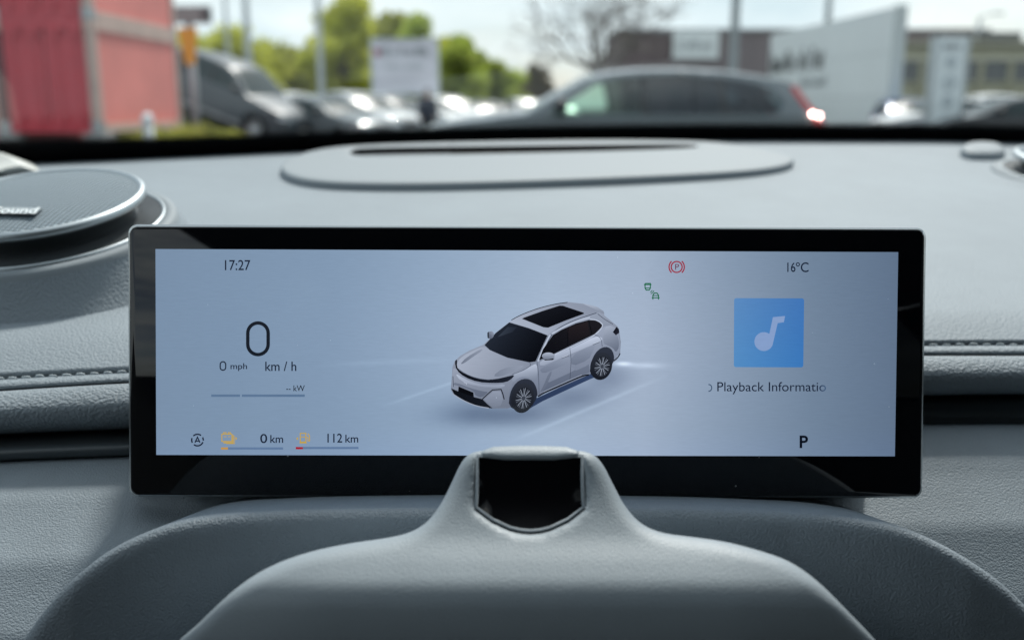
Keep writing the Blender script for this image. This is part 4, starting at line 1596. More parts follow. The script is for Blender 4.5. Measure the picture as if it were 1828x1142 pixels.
# roof lining
rows = []
for k in range(12):
    y = -2.3 * k / 11
    rows.append([Vector((-.47 + 1.66 * u, y + (.14 - .13 * (2 * u - 1) ** 2) * (1 - k / 11), 1.60 - .06 * (2 * u - 1) ** 2 + .03 * math.sin(math.pi * k / 11))) for u in us[::3]])
rows.insert(0, [p + Vector((0, .02, -.03)) for p in rows[0]])
grid_obj('roof_lining', rows, M_headl, CAB)
rows2 = [[p + Vector((0, 0, .05)) for p in r] for r in rows]
grid_obj('roof_panel', rows2, P_silver, CAB)
for sg, xs_, px in ((-1, -.54, -900), (1, 1.24, 3000)):
    base, head = wbase(px), whead(0 if sg < 0 else 1)
    m_ = M_pillar
    MB().tube([base + Vector((sg * .045, -.02, -.06)), base.lerp(head, .5) + Vector((sg * .035, -.01, .02)), head + Vector((sg * .02, 0, .02))], [.045, .04, .04], 12).build('pillar_trim', m_, CAB, True)
    # door panels below the windows
    MB().box((xs_ + sg * .03, -.85, .72), (.06, 2.9, .80), bev=.01).build('door_panel', M_door, CAB)
    for (yb, yt, w_) in ((-.42, -.60, .13), (-1.55, -1.75, .25)):
        xi, xo = xs_, (-.47 if sg < 0 else 1.19)
        MB().add([(xi, yb, 1.1), (xi, yb - w_, 1.1), (xo, yt - w_, 1.56), (xo, yt, 1.56), (xi + sg * .05, yb, 1.1), (xi + sg * .05, yb - w_, 1.1), (xo + sg * .05, yt - w_, 1.56), (xo + sg * .05, yt, 1.56)],
                 [(0, 1, 2, 3), (7, 6, 5, 4), (0, 4, 5, 1), (1, 5, 6, 2), (2, 6, 7, 3), (3, 7, 4, 0)]).build('pillar_trim', M_headl, CAB)
# foot of the pale left pillar, seen past the speaker
pb = [P(-70, 262, .645), P(-70, 305, .635), P(-5, 306, .635), P(12, 300, .64), P(38, 296, .645), P(24, 286, .65), P(0, 272, .655)]
MB().add(pb + [p + Vector((0, .05, -.012)) for p in pb], [tuple(range(7))] + [(i, (i + 1) % 7, 7 + (i + 1) % 7, 7 + i) for i in range(7)] + [tuple(range(7, 14))]).build('pillar_foot', M_pillar, CAB)
mesh_obj('side_window', [(1.23, .3, 1.1), (1.23, -2.2, 1.1), (1.19, -2.2, 1.56), (1.19, .1, 1.56)], [(0, 1, 2, 3)], pane_mat('reflection_block_glass', (.05, .055, .055), .8), CAB)  # right pane added out of view, darkened to keep reflections off the bezel
mesh_obj('side_window', [(-.53, -.45, 1.1), (-.53, -2.2, 1.1), (-.46, -2.2, 1.56), (-.46, -.65, 1.56)], [(0, 1, 2, 3)], pane_mat('dimmed_door_glass', (.5, .53, .53), .8), CAB)  # unseen left pane, tinted to weaken its reflection in the display
MB().box((.35, -2.32, .95), (1.9, .05, 1.3)).build('rear_panel', M_door, CAB)
MB().box((.35, -.8, .3), (1.86, 3.0, .04)).build('floor', M_door, CAB)
MB().box((.35, .62, .69), (1.86, .04, .74)).build('firewall', M_door, CAB)
att(CAB, cab_loc)

# ------------------------------------------------------------------ the instrument display
D0 = P(940, 645, .3214)
KT = math.tan(R(1.1))
FW, UPV = Vector((0, CT, -ST)), Vector((0, ST, CT))
ND = -(FW + UPV * KT).normalized()               # faces the driver
disp_loc = P(940, 900, .36)
DSP = empty('instrument_display', disp_loc)
tag(DSP, 'wide black-framed digital instrument display lit with speed and a parked white car', 'display')


def disp(px, py, h=0.0):
    q = P(px, py, 1.0) - cc
    o = D0 + ND * h
    return cc + q * ((o - cc).dot(ND) / q.dot(ND))


def rrect(c, r, n=8):
    """rounded quad: corners TL TR BR BL in pixels"""
    out = []
    for i in range(4):
        p = Vector(c[i]); a = (Vector(c[i - 1]) - p).normalized(); b = (Vector(c[(i + 1) % 4]) - p).normalized()
        for k in range(n + 1):
            t = k / n * math.pi / 2
            q = p + a * r * (1 - math.sin(t)) + b * r * (1 - math.cos(t))
            out.append((q.x, q.y))
    return out


def slab(name, ol, h0, h1, m, parent, bev=0.0):
    n = len(ol)
    cxm = sum(p[0] for p in ol) / n; cym = sum(p[1] for p in ol) / n
    def ins(p, k):
        dx, dy = p[0] - cxm, p[1] - cym
        return (p[0] - k * (1 if dx > 0 else -1), p[1] - k * (1 if dy > 0 else -1))
    vs = []
    if bev:
        lays = [(0, h0), (0, h1 - bev), (bev / .00019, h1)]
    else:
        lays = [(0, h0), (0, h1)]
    for k, h in lays:
        vs += [disp(*ins(p, k), h) for p in ol]
    fs = [(l * n + i, l * n + (i + 1) % n, (l + 1) * n + (i + 1) % n, (l + 1) * n + i) for l in range(len(lays) - 1) for i in range(n)]
    fs += [tuple(range(n)), tuple(range((len(lays) - 1) * n, len(lays) * n))]
    o = mesh_obj(name, vs, fs, m, parent)
    fix_normals(o); sharp(o, 40)
    return o


BEZ = [(229, 400.5), (1653, 406.5), (1645.5, 888.5), (231, 886)]
M_frame = mat('frame_metal', (.55, .57, .57), .25, .9)
slab('frame', rrect(BEZ, 17), -.0095, -.0002, M_frame, DSP, .0009)
GB = bpy.data.materials.new('bezel_glass'); GB.use_nodes = True
t_ = GB.node_tree; b_ = t_.nodes['Principled BSDF']
b_.inputs['Roughness'].default_value = .035
co_ = t_.nodes.new('ShaderNodeTexCoord')
vo_ = t_.nodes.new('ShaderNodeTexVoronoi'); vo_.inputs['Scale'].default_value = 230
t_.links.new(co_.outputs['Object'], vo_.inputs['Vector'])
wn_ = t_.nodes.new('ShaderNodeSeparateColor'); t_.links.new(vo_.outputs['Color'], wn_.inputs[0])
r1 = mth('MULTIPLY', wn_.outputs[0], wn_.outputs[0])
r2 = mth('MULTIPLY', r1, mth('MULTIPLY', r1, .075))
dust = mth('LESS_THAN', vo_.outputs['Distance'], r2)
mc = t_.nodes.new('ShaderNodeMix'); mc.data_type = 'RGBA'
mc.inputs['A'].default_value = (.0022, .0028, .0045, 1); mc.inputs['B'].default_value = (.35, .36, .36, 1)
t_.links.new(dust, mc.inputs['Factor']); t_.links.new(mc.outputs['Result'], b_.inputs['Base Color'])
BZ2 = [(231.5, 404.5), (1650.5, 410), (1643.5, 885.5), (233, 883)]
slab('bezel', rrect(BZ2, 15), -.0004, .0006, GB, DSP, .0004)
# back housing and stand
slab('housing', rrect([(330, 470), (1550, 474), (1546, 872), (332, 870)], 30), -.055, -.0096, M_trim, DSP)
a1, a2 = disp(940, 760, -.02), P(940, 800, .37)
MB().tube([a1, a1.lerp(a2, .5), a2 + Vector((0, .05, -.02))], [.035, .035, .04], 12).build('stand', M_trim, DSP, True)

# pixels: flat picture elements that give off their own light
PX = bpy.data.materials.new('display_pixels'); PX.use_nodes = True
t_ = PX.node_tree; b_ = t_.nodes['Principled BSDF']
b_.inputs['Base Color'].default_value = (.002, .002, .003, 1)
b_.inputs['Roughness'].default_value = .06
b_.inputs['Specular IOR Level'].default_value = .28
at_ = t_.nodes.new('ShaderNodeAttribute'); at_.attribute_name = 'col'
t_.links.new(at_.outputs['Color'], b_.inputs['Emission Color'])
# faint grain of the panel and its film
co_ = t_.nodes.new('ShaderNodeTexCoord')
vo_ = t_.nodes.new('ShaderNodeTexVoronoi'); vo_.inputs['Scale'].default_value = 190
t_.links.new(co_.outputs['Object'], vo_.inputs['Vector'])
wn_ = t_.nodes.new('ShaderNodeSeparateColor'); t_.links.new(vo_.outputs['Color'], wn_.inputs[0])
r1 = mth('MULTIPLY', wn_.outputs[0], wn_.outputs[0])
dust = mth('LESS_THAN', vo_.outputs['Distance'], mth('MULTIPLY', mth('MULTIPLY', r1, r1), .06))
mc = t_.nodes.new('ShaderNodeMix'); mc.data_type = 'RGBA'
mc.inputs['A'].default_value = (.002, .002, .003, 1); mc.inputs['B'].default_value = (.5, .5, .5, 1)
t_.links.new(dust, mc.inputs['Factor']); t_.links.new(mc.outputs['Result'], b_.inputs['Base Color'])
sm_ = t_.nodes.new('ShaderNodeTexNoise'); sm_.inputs['Scale'].default_value = 28; sm_.inputs['Detail'].default_value = 4
t_.links.new(co_.outputs['Object'], sm_.inputs['Vector'])
t_.links.new(mth('MULTIPLY_ADD', sm_.outputs['Fac'], .3, -.06), b_.inputs['Roughness'])
mp_ = t_.nodes.new('ShaderNodeMapping'); mp_.inputs['Scale'].default_value = (260, 260, 2600)
t_.links.new(co_.outputs['Object'], mp_.inputs['Vector'])
ns_ = t_.nodes.new('ShaderNodeTexNoise'); ns_.inputs['Scale'].default_value = 1.0; ns_.inputs['Detail'].default_value = 2
t_.links.new(mp_.outputs['Vector'], ns_.inputs['Vector'])
es = mth('MULTIPLY_ADD', ns_.outputs['Fac'], .08, .69)
t_.links.new(es, b_.inputs['Emission Strength'])


def flat(name, verts, faces, cols, h, parent):
    """verts in pixels, cols: sRGB 0..255 per vertex or one colour; the shape is a flat film on the panel"""
    o = mesh_obj(name, [disp(x, y, h) for x, y in verts], faces, PX, parent)
    a = o.data.color_attributes.new('col', 'FLOAT_COLOR', 'POINT')
    if not hasattr(cols[0], '__len__'):
        c = lin(cols)
        data = np.tile(np.array([*c, 1.0]), len(verts))
    else:
        c = np.clip(np.array(cols, float), 0, 255) / 255
        l = np.where(c <= .04045, c / 12.92, ((c + .055) / 1.055) ** 2.4)
        data = np.concatenate([l, np.ones((len(l), 1))], 1).ravel()
    a.data.foreach_set('color', data)
    # face the driver
    if o.data.polygons and o.data.polygons[0].normal.dot(ND) < 0:
        o.data.flip_normals()
    return o


# background picture: pale blue floor, bay lines, soft shadow of the car
AC = [(277.5, 444.5), (1603.5, 450), (1597.5, 814), (279, 811.5)]
nx, ny = 530, 147


def seg_d(x, y, a, b):
    ax, ay = a; bx, by = b
    t = np.clip(((x - ax) * (bx - ax) + (y - ay) * (by - ay)) / ((bx - ax) ** 2 + (by - ay) ** 2), 0, 1)
    return np.hypot(x - ax - t * (bx - ax), y - ay - t * (by - ay)), t


uu, vv_ = np.meshgrid(np.linspace(0, 1, nx + 1), np.linspace(0, 1, ny + 1))
tlc, trc, brc, blc = [np.array(p) for p in AC]
XY = ((1 - uu) * (1 - vv_))[..., None] * tlc + (uu * (1 - vv_))[..., None] * trc + (uu * vv_)[..., None] * brc + ((1 - uu) * vv_)[..., None] * blc
gx, gy = XY[..., 0], XY[..., 1]
stops = [277, 420, 600, 780, 980, 1150, 1300, 1450, 1600]
colr = np.array([(118, 144, 174), (120, 147, 178), (128, 155, 186), (142, 168, 198), (158, 181, 208), (156, 176, 202), (132, 154, 181), (110, 133, 160), (94, 116, 144)], float)
bgc = np.stack([np.interp(gx, stops, colr[:, k]) for k in range(3)], -1)
glow = np.exp(-((gx - 1010) / 330) ** 2 - ((gy - 620) / 130) ** 2)
bgc += glow[..., None] * np.array([10, 8, 8])
bgc += (np.clip((gy - 760) / 60, 0, 1) * .5)[..., None] * np.array([2, 3, 10])
for (a, b, w, st) in (((680, 726), (812, 681), 2.2, 14), ((900, 793), (1195, 668), 3.2, 18), ((560, 652), (830, 640), 4.5, 7), ((1095, 648), (1190, 655), 4, 8)):
    d_, tt = seg_d(gx, gy, a, b)
    bgc += (np.exp(-(d_ / w) ** 2) * st * np.clip(np.minimum(tt * 3.0, (1 - tt) * 3 + (.9 if b[0] < 820 else 0)), 0, 1))[..., None] * np.array([.9, 1, 1])
for (x_, y_, a, b, st) in ((865, 742, 78, 20, 44), (950, 738, 60, 20, 34), (1010, 712, 60, 22, 34), (1085, 672, 42, 24, 34), (1040, 700, 50, 22, 16), (840, 720, 50, 20, 14)):
    bgc -= (np.exp(-((gx - x_) / a) ** 2 - ((gy - y_) / b) ** 2) * st)[..., None] * np.array([1.0, 1.05, 1.0])
bgc += (np.exp(-((gx - 1112) / 14) ** 2 - ((gy - 649) / 3.5) ** 2) * 60)[..., None]
bgc += (np.exp(-((gx - 1150) / 40) ** 2 - ((gy - 652) / 5) ** 2) * 22)[..., None]
bgc = bgc * .87 + bgc.mean(-1, keepdims=True) * .13 + 2
vts = [tuple(p) for p in XY.reshape(-1, 2)]
fcs = [(j * (nx + 1) + i, j * (nx + 1) + i + 1, (j + 1) * (nx + 1) + i + 1, (j + 1) * (nx + 1) + i) for j in range(ny) for i in range(nx)]
SCR = flat('screen', vts, fcs, bgc.reshape(-1, 3), .0008, DSP)
H1 = .00098
INK = (8, 14, 28)
INK2 = (14, 26, 50)


def wtext(name, s, x0, x1, y0, y1, col=INK, bold=0.0, fade=None):
    v, f = text_mesh(s, bold)
    vs = [(x0 + a * (x1 - x0), y1 - b * (y1 - y0)) for a, b in v]
    cols = col
    if fade:
        cols = [fade(x, y) for x, y in vs]
    return flat(name, vs, f, cols, H1, SCR)


def stroke(pts, w, closed=False):
    vs, fs = [], []
    n = len(pts)
    for i in range(n):
        p = Vector(pts[i])
        a = Vector(pts[i - 1]) if (i > 0 or closed) else None
        b = Vector(pts[(i + 1) % n]) if (i < n - 1 or closed) else None
        d1 = (p - a).normalized() if a is not None else None
        d2 = (b - p).normalized() if b is not None else None
        d = ((d1 or d2) + (d2 or d1))
        d = d.normalized() if d.length > 1e-6 else d2
        nrm = Vector((-d.y, d.x))
        k = 1.0
        if d1 is not None and d2 is not None:
            k = min(2.0, 1 / max(.4, d.dot(d2)))
        vs += [tuple(p + nrm * w / 2 * k), tuple(p - nrm * w / 2 * k)]
    m = n if closed else n - 1
    for i in range(m):
        j = (i + 1) % n
        fs.append((2 * i, 2 * i + 1, 2 * j + 1, 2 * j))
    return vs, fs


def arc(cx_, cy_, r, a0, a1, n=24, ry=None):
    return [(cx_ + r * math.cos(R(a0 + (a1 - a0) * i / n)), cy_ + (ry or r) * math.sin(R(a0 + (a1 - a0) * i / n))) for i in range(n + 1)]


def multi(name, strokes, col, h=H1, polys=()):
    vs, fs = [], []
    for s in strokes:
        v, f = stroke(*s)
        k = len(vs); vs += v; fs += [tuple(i + k for i in q) for q in f]
    for p in polys:
        k = len(vs); vs += p; fs.append(tuple(range(k, k + len(p))))
    return flat(name, vs, fs, col, h, SCR)


def rect(x0, y0, x1, y1):
    return [(x0, y0), (x1, y0), (x1, y1), (x0, y1)]


wtext('clock_text', '17:27', 401.5, 447, 464, 482.5, INK2, .006)
# large zero: stadium ring
z = arc(460.5, 594.5, 18.2, 180, 360, 16) + arc(460.5, 614.5, 18.2, 0, 180, 16)
multi('speed_digit', [(z, 6.2, True)], INK)
multi('mph_digit', [(arc(398, 650.3, 4.9, 180, 360, 10) + arc(398, 655.6, 4.9, 0, 180, 10), 2.2, True)], INK2)
wtext('mph_text', 'mph', 411.5, 441, 648, 662, INK2, .008)
wtext('speed_unit_text', 'km / h', 473.5, 529, 645, 662, INK2, .008)
wtext('power_unit_text', '-- kW', 511, 544, 687.5, 698, INK, .004)
multi('power_bar', [], (92, 118, 150), polys=[rect(377, 703.8, 428.6, 708), rect(431.8, 703.8, 544, 708)])
multi('auto_hold_icon', [(arc(352.5, 785, 10.3, 20, 128), 2.6), (arc(352.5, 785, 10.3, 152, 200), 2.6), (arc(352.5, 785, 10.3, 224, 308), 2.6), (arc(352.5, 785, 10.3, 332, 366), 2.6),
                         ([(348.2, 789.5), (352.5, 779.8), (356.8, 789.5)], 2.4), ([(349.5, 786.8), (355.5, 786.8)], 2.0)], INK2)
YEL = (196, 164, 74)
multi('battery_icon', [(rect(396, 774.5, 414, 787.5), 1.7, True), ([(399, 774), (399, 771.8), (403.5, 771.8), (403.5, 774)], 1.6), ([(407.5, 774), (407.5, 771.8), (411.5, 771.8), (411.5, 774)], 1.6), ([(399.5, 779), (404.5, 779)], 1.2), ([(407, 779), (411, 779)], 1.2),
                       ([(399, 789.8), (416.2, 789.8), (416.2, 776)], 2.2), ([(419, 777), (419, 791.5), (404, 791.5)], 1.0)], YEL, polys=[[(420.5, 779), (423.5, 782.2), (420.5, 785.5)]])
multi('battery_bar', [], (98, 124, 160), polys=[rect(407, 798, 505.5, 802)])
multi('battery_level', [], (196, 150, 80), polys=[rect(394.5, 798, 407, 802)])
wtext('battery_range_text', '0', 464.5, 477, 774, 790.5, INK2, .008)
wtext('battery_unit_text', 'km', 482.5, 505.5, 776, 790, INK2, .008)
multi('fuel_icon', [(rect(536, 773, 546, 788.5), 1.8, True), ([(534.5, 790.2), (547.5, 790.2)], 1.6), ([(537, 779.5), (545, 779.5)], 1.4), ([(547, 780.5), (549.8, 780.5), (549.8, 786.5), (552.6, 786.5), (552.6, 777.5), (549.5, 773.5)], 1.6)], YEL, polys=[[(532, 779.5), (528.5, 782.5), (532, 785.5)]])
multi('fuel_bar', [], (98, 124, 160), polys=[rect(540.8, 797.2, 640, 801)])
multi('fuel_level', [], (168, 30, 48), polys=[rect(528, 797.4, 540.8, 801.4)])
wtext('fuel_range_text', '112', 584.5, 611, 773.5, 789.5, INK2, .008)
wtext('fuel_unit_text', 'km', 616.5, 639.5, 775.5, 789.5, INK2, .008)
REDI = (158, 32, 56)
multi('parking_brake_icon', [(arc(1208, 476.5, 9.7, 0, 360, 32)[:-1], 2.2, True), (arc(1208, 476.5, 13.6, -48, 48), 2.2), (arc(1208, 476.5, 13.6, 132, 228), 2.2)], REDI)
wtext('parking_brake_letter', 'P', 1205.3, 1212, 471.3, 481.5, (110, 30, 60), -.002)
GRN = (22, 108, 72)
multi('lane_assist_icon', [([(1151.5, 506), (1151.5, 514), (1153.5, 517.5), (1159, 517.5), (1161, 514), (1161, 506), (1151.5, 506)], 1.9), ([(1149.5, 508), (1163, 508)], 1.7), ([(1151.5, 514), (1161, 514)], 1.5),
                           (arc(1159.5, 516.5, 5, 15, 75, 8), 1.4), (arc(1159.5, 516.5, 8, 15, 75, 8), 1.4),
                           ([(1165.5, 534.5), (1165.5, 527), (1168, 523), (1173, 523), (1175.5, 527), (1175.5, 534.5)], 1.9), ([(1165.5, 527.5), (1175.5, 527.5)], 1.5), ([(1163.5, 531.5), (1177.5, 531.5)], 1.6)], GRN)
wtext('temperature_digits', '16', 1405.5, 1420, 468.5, 485.5, INK2, .006)
multi('degree_sign', [(arc(1424.3, 472, 2.9, 0, 360, 14)[:-1], 1.6, True)], INK2)
wtext('temperature_unit', 'C', 1429.5, 1443.5, 468.3, 485.8, INK2, .006)
sq = rrect([(1310.5, 532), (1435.5, 532.5), (1434, 655.5), (1310, 655)], 4, 4)
v_, f_, _, _, _ = tri2d(sq, [], 12)
flat('media_tile', [tuple(p) for p in v_], [tuple(int(i) for i in t) for t in f_], [(94 - 26 * (x - 1310) / 125 - 8 * (y - 532) / 123, 142 - 22 * (x - 1310) / 125 + 2 * (y - 532) / 123, 196 - 10 * (x - 1310) / 125 + 4 * (y - 532) / 123) for x, y in v_], .0009, SCR)
nt_ = arc(1363.5, 609.5, 16.8, -62, 240, 30)
note = [(1379.8, 566), (1401.5, 563.8), (1399.3, 575), (1388.3, 576.6), (1380.2, 611)] + arc(1363.5, 609.5, 16.8, 5, 302, 30) + [(1373.5, 595.5)]
v_, f_, _, _, _ = tri2d(note, [], 6)
flat('music_note', [tuple(p) for p in v_], [tuple(int(i) for i in t) for t in f_], (136, 162, 206), H1, SCR)
wtext('playback_text', 'Playback Informatio', 1280.5, 1474.5, 681.5, 703.5, INK2, .0,
      fade=lambda x, y: tuple(np.array(INK2) + (np.array((88, 116, 150)) - np.array(INK2)) * np.clip((x - 1458) / 20, 0, .9)))
multi('playback_cut_letter', [(arc(1265.5, 692, 5, -100, 100, 14, 6), 1.8)], (62, 84, 112))
wtext('gear_letter', 'P', 1427.5, 1442.5, 777, 799.3, INK, .022)

# ---- the white car pictured on the screen
z7 = lambda pts: [(780 + x / 4.758, 520 + y / 4.758) for x, y in pts]
CARV, CARF, CARC = [], [], []
LAY = [0]


def cpoly(pts, col, col2=None, ax=(0, 1), step=5, sm=0):
    p = z7(pts)
    if sm:
        p = chaikin(p, sm)
    v, f, _, _, _ = tri2d(p, [], step)
    d = v @ np.array(ax, float)
    t = (d - d.min()) / max(1e-6, d.max() - d.min())
    c1_, c2_ = np.array(col, float), np.array(col2 if col2 is not None else col, float)
    k = len(CARV)
    h = H1 + LAY[0] * 1.2e-6
    CARV.extend([(x, y, h) for x, y in v]); CARC.extend([tuple(c1_ + (c2_ - c1_) * q) for q in t])
    CARF.extend([tuple(int(i) + k for i in q) for q in f])
    LAY[0] += 1


def cline(pts, w, col, sm=2):
    p = z7(pts)
    if sm:
        p = chaikin(p, sm, False)
    v, f = stroke(p, w)
    k = len(CARV)
    h = H1 + LAY[0] * 1.2e-6
    CARV.extend([(x, y, h) for x, y in v]); CARC.extend([col] * len(v)); CARF.extend([tuple(i + k for i in q) for q in f])
    LAY[0] += 1


def ell(cx_, cy_, rx, ry, rot=0, n=36):
    o = []
    for i in range(n):
        a = 2 * math.pi * i / n
        x, y = rx * math.cos(a), ry * math.sin(a)
        o.append((cx_ + x * math.cos(R(rot)) - y * math.sin(R(rot)), cy_ + x * math.sin(R(rot)) + y * math.cos(R(rot))))
    return o


DK = (17, 20, 28)
# underside darkness between the wheels
cpoly([(600, 960), (860, 900), (1290, 700), (1480, 610), (1440, 690), (1300, 745), (900, 930), (760, 1010)], (48, 62, 88), (60, 78, 110), (1, 0))
# body
cpoly([(118, 835), (128, 700), (132, 640), (150, 592), (200, 545), (280, 500), (395, 452), (500, 350), (612, 262), (700, 208), (850, 145), (1000, 106), (1120, 91), (1250, 104), (1360, 130), (1418, 172), (1422, 205), (1500, 268), (1538, 300), (1552, 365), (1562, 430), (1556, 520), (1532, 575), (1490, 608), (1380, 660), (1290, 708), (1080, 800), (860, 886), (720, 960), (600, 992), (470, 994), (340, 975), (220, 920), (135, 865)], (150, 156, 170), (190, 196, 206), (-.25, -1), step=6)
# side panel, darker towards the sill
cpoly([(795, 632), (870, 585), (1000, 535), (1200, 450), (1345, 372), (1405, 300), (1500, 285), (1548, 370), (1556, 520), (1530, 572), (1490, 600), (1290, 706), (1080, 795), (862, 880), (850, 800), (700, 740), (620, 800), (600, 985), (660, 720)], (186, 192, 204), (150, 158, 174), (.1, 1), sm=1)
cpoly([(868, 868), (905, 800), (950, 690), (985, 672), (930, 800), (1130, 705), (1140, 745)], (150, 158, 174), (136, 144, 160), (0, 1), sm=1)
cpoly([(900, 850), (945, 775), (1130, 690), (1290, 600), (1295, 690), (1130, 745)], (128, 137, 155), (150, 158, 174), (0, -1))
cpoly([(1150, 470), (1350, 380), (1400, 470), (1340, 560), (1300, 620), (1140, 690)], (182, 188, 200), (160, 167, 182), (0, 1), sm=1)
# front face
cpoly([(132, 650), (165, 660), (240, 725), (350, 768), (480, 778), (590, 770), (660, 712), (640, 790), (610, 860), (598, 985), (470, 994), (340, 975), (220, 920), (125, 850)], (184, 189, 200), (150, 157, 170), (.2, 1), sm=1)
# bonnet
cpoly([(168, 640), (178, 590), (215, 552), (300, 505), (400, 462), (450, 500), (600, 567), (780, 604), (796, 628), (700, 682), (600, 720), (500, 742), (400, 746), (280, 716), (195, 672)], (194, 199, 208), (170, 176, 188), (.6, .5), sm=1)
cpoly([(195, 620), (250, 560), (380, 485), (390, 500), (300, 560), (230, 610)], (150, 157, 170), (176, 182, 194), (1, .2), sm=1)
cpoly([(470, 720), (560, 650), (720, 628), (740, 640), (620, 690), (540, 725)], (158, 165, 178), (180, 186, 197), (1, -.3), sm=1)
# windscreen
cpoly([(404, 456), (500, 352), (614, 263), (780, 312), (940, 374), (900, 455), (838, 594), (785, 602), (600, 563), (450, 498)], (40, 46, 56), (10, 12, 18), (1, .8))
cpoly([(515, 388), (600, 302), (680, 303), (640, 345)], (62, 70, 80), (40, 46, 56), (1, .2))
# roof
cpoly([(616, 258), (700, 207), (850, 143), (1000, 108), (1120, 93), (1250, 107), (1360, 134), (1405, 170), (1360, 183), (1180, 232), (1050, 290), (975, 345), (942, 371), (780, 308)], (196, 201, 210), (172, 178, 190), (.5, -.6), sm=0)
cpoly([(722, 232), (740, 222), (900, 165), (1040, 121), (1070, 122), (1245, 180), (1250, 190), (1100, 245), (945, 308), (905, 305)], (26, 28, 34), (12, 13, 18), (.5, 1))
cline([(632, 244), (700, 205), (850, 146), (1000, 108), (1110, 93)], 1.3, (28, 32, 42))
cline([(880, 585), (930, 450), (985, 348), (1060, 296), (1180, 238), (1355, 183)], 1.2, (70, 78, 92))
cline([(846, 592), (895, 470), (944, 378)], .7, (90, 98, 112))
cline([(858, 592), (910, 465), (962, 368)], 3.0, (206, 211, 219))
cline([(975, 360), (1060, 308), (1190, 250), (1300, 222)], 2.6, (205, 210, 218))
cpoly([(1235, 103), (1360, 130), (1415, 168), (1422, 190), (1395, 184), (1340, 150)], (200, 205, 213), (165, 172, 184), (0, 1))
cline([(1365, 190), (1420, 235), (1495, 278)], .9, (60, 68, 82))
# side glass
cpoly([(868, 580), (900, 492), (985, 370), (1060, 325), (1180, 272), (1290, 243), (1345, 246), (1380, 262), (1410, 293), (1340, 362), (1200, 430), (1000, 527), (900, 572)], (34, 32, 36), (12, 13, 18), (-.4, 1))
cpoly([(1100, 310), (1280, 258), (1300, 370), (1130, 455)], (44, 36, 38), (24, 22, 26), (0, 1))
cline([(1115, 300), (1108, 465)], 1.1, (10, 11, 16), 0)
cline([(1290, 246), (1318, 372)], 1.1, (10, 11, 16), 0)
cline([(1300, 236), (1350, 240), (1390, 262), (1416, 292), (1345, 372), (1200, 444), (1000, 536)], 1.3, (216, 221, 228))
# soft reflections along the flank
cpoly([(870, 592), (1000, 540), (1200, 455), (1345, 378), (1405, 392), (1402, 420), (1200, 505), (1000, 590), (880, 640)], (214, 219, 228), (182, 188, 200), (.3, 1), sm=1)
cpoly([(866, 660), (1000, 600), (1126, 548), (1130, 600), (1000, 660), (900, 700)], (176, 183, 196), (150, 158, 174), (0, 1), sm=1)
cpoly([(1142, 545), (1290, 470), (1350, 450), (1320, 520), (1290, 580), (1142, 640)], (176, 183, 196), (146, 154, 170), (0, 1), sm=1)
cpoly([(640, 705), (700, 685), (795, 634), (850, 610), (855, 700), (840, 770), (800, 738), (740, 722), (690, 735), (640, 780)], (206, 211, 220), (158, 166, 180), (.2, 1), sm=1)
cpoly([(1420, 300), (1495, 290), (1540, 380), (1550, 470), (1520, 520), (1495, 480), (1440, 455), (1410, 440)], (192, 198, 208), (140, 148, 164), (.4, 1), sm=1)
cpoly([(150, 690), (240, 745), (350, 785), (480, 795), (580, 785), (570, 815), (450, 815), (320, 800), (200, 760)], (206, 211, 220), (178, 184, 196), (0, 1), sm=1)
cpoly([(130, 790), (180, 800), (320, 850), (320, 880), (380, 905), (440, 850), (400, 850), (280, 820), (160, 770)], (150, 157, 172), (134, 142, 158), (0, 1), sm=1)
# panel gaps
cline([(850, 598), (862, 680), (866, 800), (868, 872)], .8, (70, 78, 92))
cline([(1128, 480), (1140, 560), (1136, 660), (1130, 748)], .8, (70, 78, 92))
cline([(1340, 366), (1395, 395), (1404, 470)], .8, (84, 92, 106))
cline([(796, 630), (740, 668), (640, 704)], .8, (70, 78, 92))
cline([(796, 630), (790, 606)], .8, (70, 78, 92), 0)
cline([(1062, 566), (1085, 556), (1118, 544)], 2.0, (118, 126, 142)); cline([(1064, 562), (1116, 541)], .8, (220, 224, 230), 0)
cline([(1325, 452), (1345, 442), (1378, 430)], 2.0, (118, 126, 142)); cline([(1326, 447), (1376, 427)], .8, (220, 224, 230), 0)
# sill
cline([(858, 892), (905, 862), (1100, 775), (1240, 714), (1292, 708)], 2.6, (22, 26, 34))
cline([(905, 852), (1100, 764), (1230, 708)], .9, (190, 196, 206))
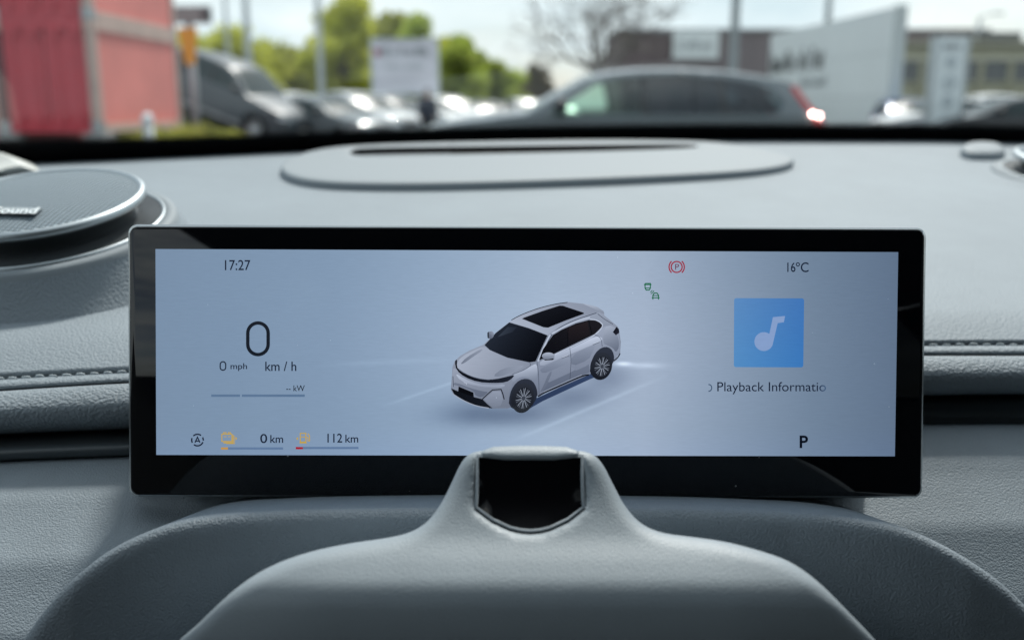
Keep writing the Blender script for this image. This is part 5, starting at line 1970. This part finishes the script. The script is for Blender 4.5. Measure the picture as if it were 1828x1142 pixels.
# arches and wheels
cpoly([(608, 975), (618, 870), (650, 800), (700, 752), (760, 738), (815, 760), (848, 820), (856, 890), (800, 990), (700, 1020)], (36, 40, 50), (52, 57, 68), (0, -1), sm=1)
cpoly([(1295, 700), (1308, 600), (1345, 520), (1400, 474), (1455, 470), (1495, 505), (1508, 570), (1490, 620), (1430, 720), (1360, 740)], (36, 40, 50), (54, 59, 70), (0, -1), sm=1)
for (x_, y_, rx, ry, rot, rr) in ((728, 905, 96, 128, 12, .74), (1395, 635, 92, 118, 14, .74)):
    cpoly(ell(x_, y_, rx, ry, rot), (50, 54, 62), (26, 29, 36), (0, 1))
    cpoly(ell(x_ + 8, y_ + 2, rx * rr, ry * rr, rot), (34, 37, 44), (44, 48, 56), (0, 1))
    for q in range(10):
        a = 2 * math.pi * q / 10 + .15
        for da in (-.11, .11):
            def pp_(f, aa):
                ex, ey = rx * rr * f * math.cos(aa), ry * rr * f * math.sin(aa)
                return (x_ + 8 + ex * math.cos(R(rot)) - ey * math.sin(R(rot)), y_ + 2 + ex * math.sin(R(rot)) + ey * math.cos(R(rot)))
            cline([pp_(.2, a + da * .6), pp_(.92, a + da)], .8, (190, 196, 204) if da > 0 else (150, 156, 166), 0)
    cpoly(ell(x_ + 8, y_ + 2, rx * .12, ry * .12, rot), (70, 75, 84))
# light bar, intake, plate
cpoly([(150, 594), (172, 572), (168, 640), (195, 676), (280, 720), (400, 750), (500, 746), (600, 722), (662, 708), (640, 738), (588, 772), (480, 778), (350, 770), (235, 728), (165, 668)], (14, 17, 24), (34, 39, 50), (1, 0), sm=1)
cline([(180, 655), (250, 706), (350, 742), (450, 752)], .8, (90, 98, 112))
cpoly([(120, 822), (180, 848), (184, 806), (310, 858), (313, 896), (386, 914), (430, 958), (472, 992), (390, 986), (250, 940), (150, 880)], (14, 16, 22), (26, 30, 38), (1, 0))
cpoly([(184, 806), (310, 858), (312, 894), (183, 850)], (10, 11, 16))
cline([(386, 914), (430, 872), (472, 836), (545, 831), (560, 870), (571, 916)], 1.8, (22, 26, 36), 0)
cpoly([(400, 915), (475, 850), (540, 846), (562, 915), (540, 970), (480, 985), (440, 955)], (178, 184, 196), (156, 163, 176), (0, 1))
cline([(132, 868), (220, 925), (330, 972), (440, 990)], 1.6, (188, 193, 202))
cline([(136, 720), (140, 810)], 1.0, (60, 66, 80), 0)
cline([(228, 772), (252, 780), (250, 792)], 1.0, (206, 210, 218), 0)
# mirrors, tail lamp
cpoly(ell(946, 548, 54, 30, 0), (200, 205, 214), (150, 157, 170), (0, 1))
cpoly([(895, 572), (940, 578), (1000, 566), (985, 582), (920, 586)], (26, 29, 36))
cpoly(ell(456, 370, 27, 33, 20), (176, 182, 194), (120, 128, 144), (-1, 1))
cpoly([(428, 352), (440, 340), (440, 400), (430, 395)], (30, 34, 42))
cpoly([(1494, 346), (1525, 300), (1546, 320), (1550, 350), (1520, 372)], (18, 20, 28), (40, 40, 50), (1, 1))
cline([(1500, 590), (1540, 560), (1556, 525)], 2.0, (50, 54, 64))
o = mesh_obj('car_picture', [disp(x, y, h) for x, y, h in CARV], CARF, PX, SCR)
a = o.data.color_attributes.new('col', 'FLOAT_COLOR', 'POINT')
c = np.array(CARC) / 255
l_ = c.mean(1)
c = c * (np.interp(l_, [0, .3, .45, .6, .72, .86, 1], [0, .28, .36, .47, .62, .84, .95]) / np.maximum(l_, 1e-3))[:, None] * np.array([.955, .985, 1.04])
l = np.where(c <= .04045, c / 12.92, ((c + .055) / 1.055) ** 2.4)
a.data.foreach_set('color', np.concatenate([l, np.ones((len(l), 1))], 1).ravel())
bm = bmesh.new(); bm.from_mesh(o.data)
for f in bm.faces:
    if f.normal.dot(ND) < 0:
        f.normal_flip()
bm.to_mesh(o.data); bm.free()
att(DSP, disp_loc)
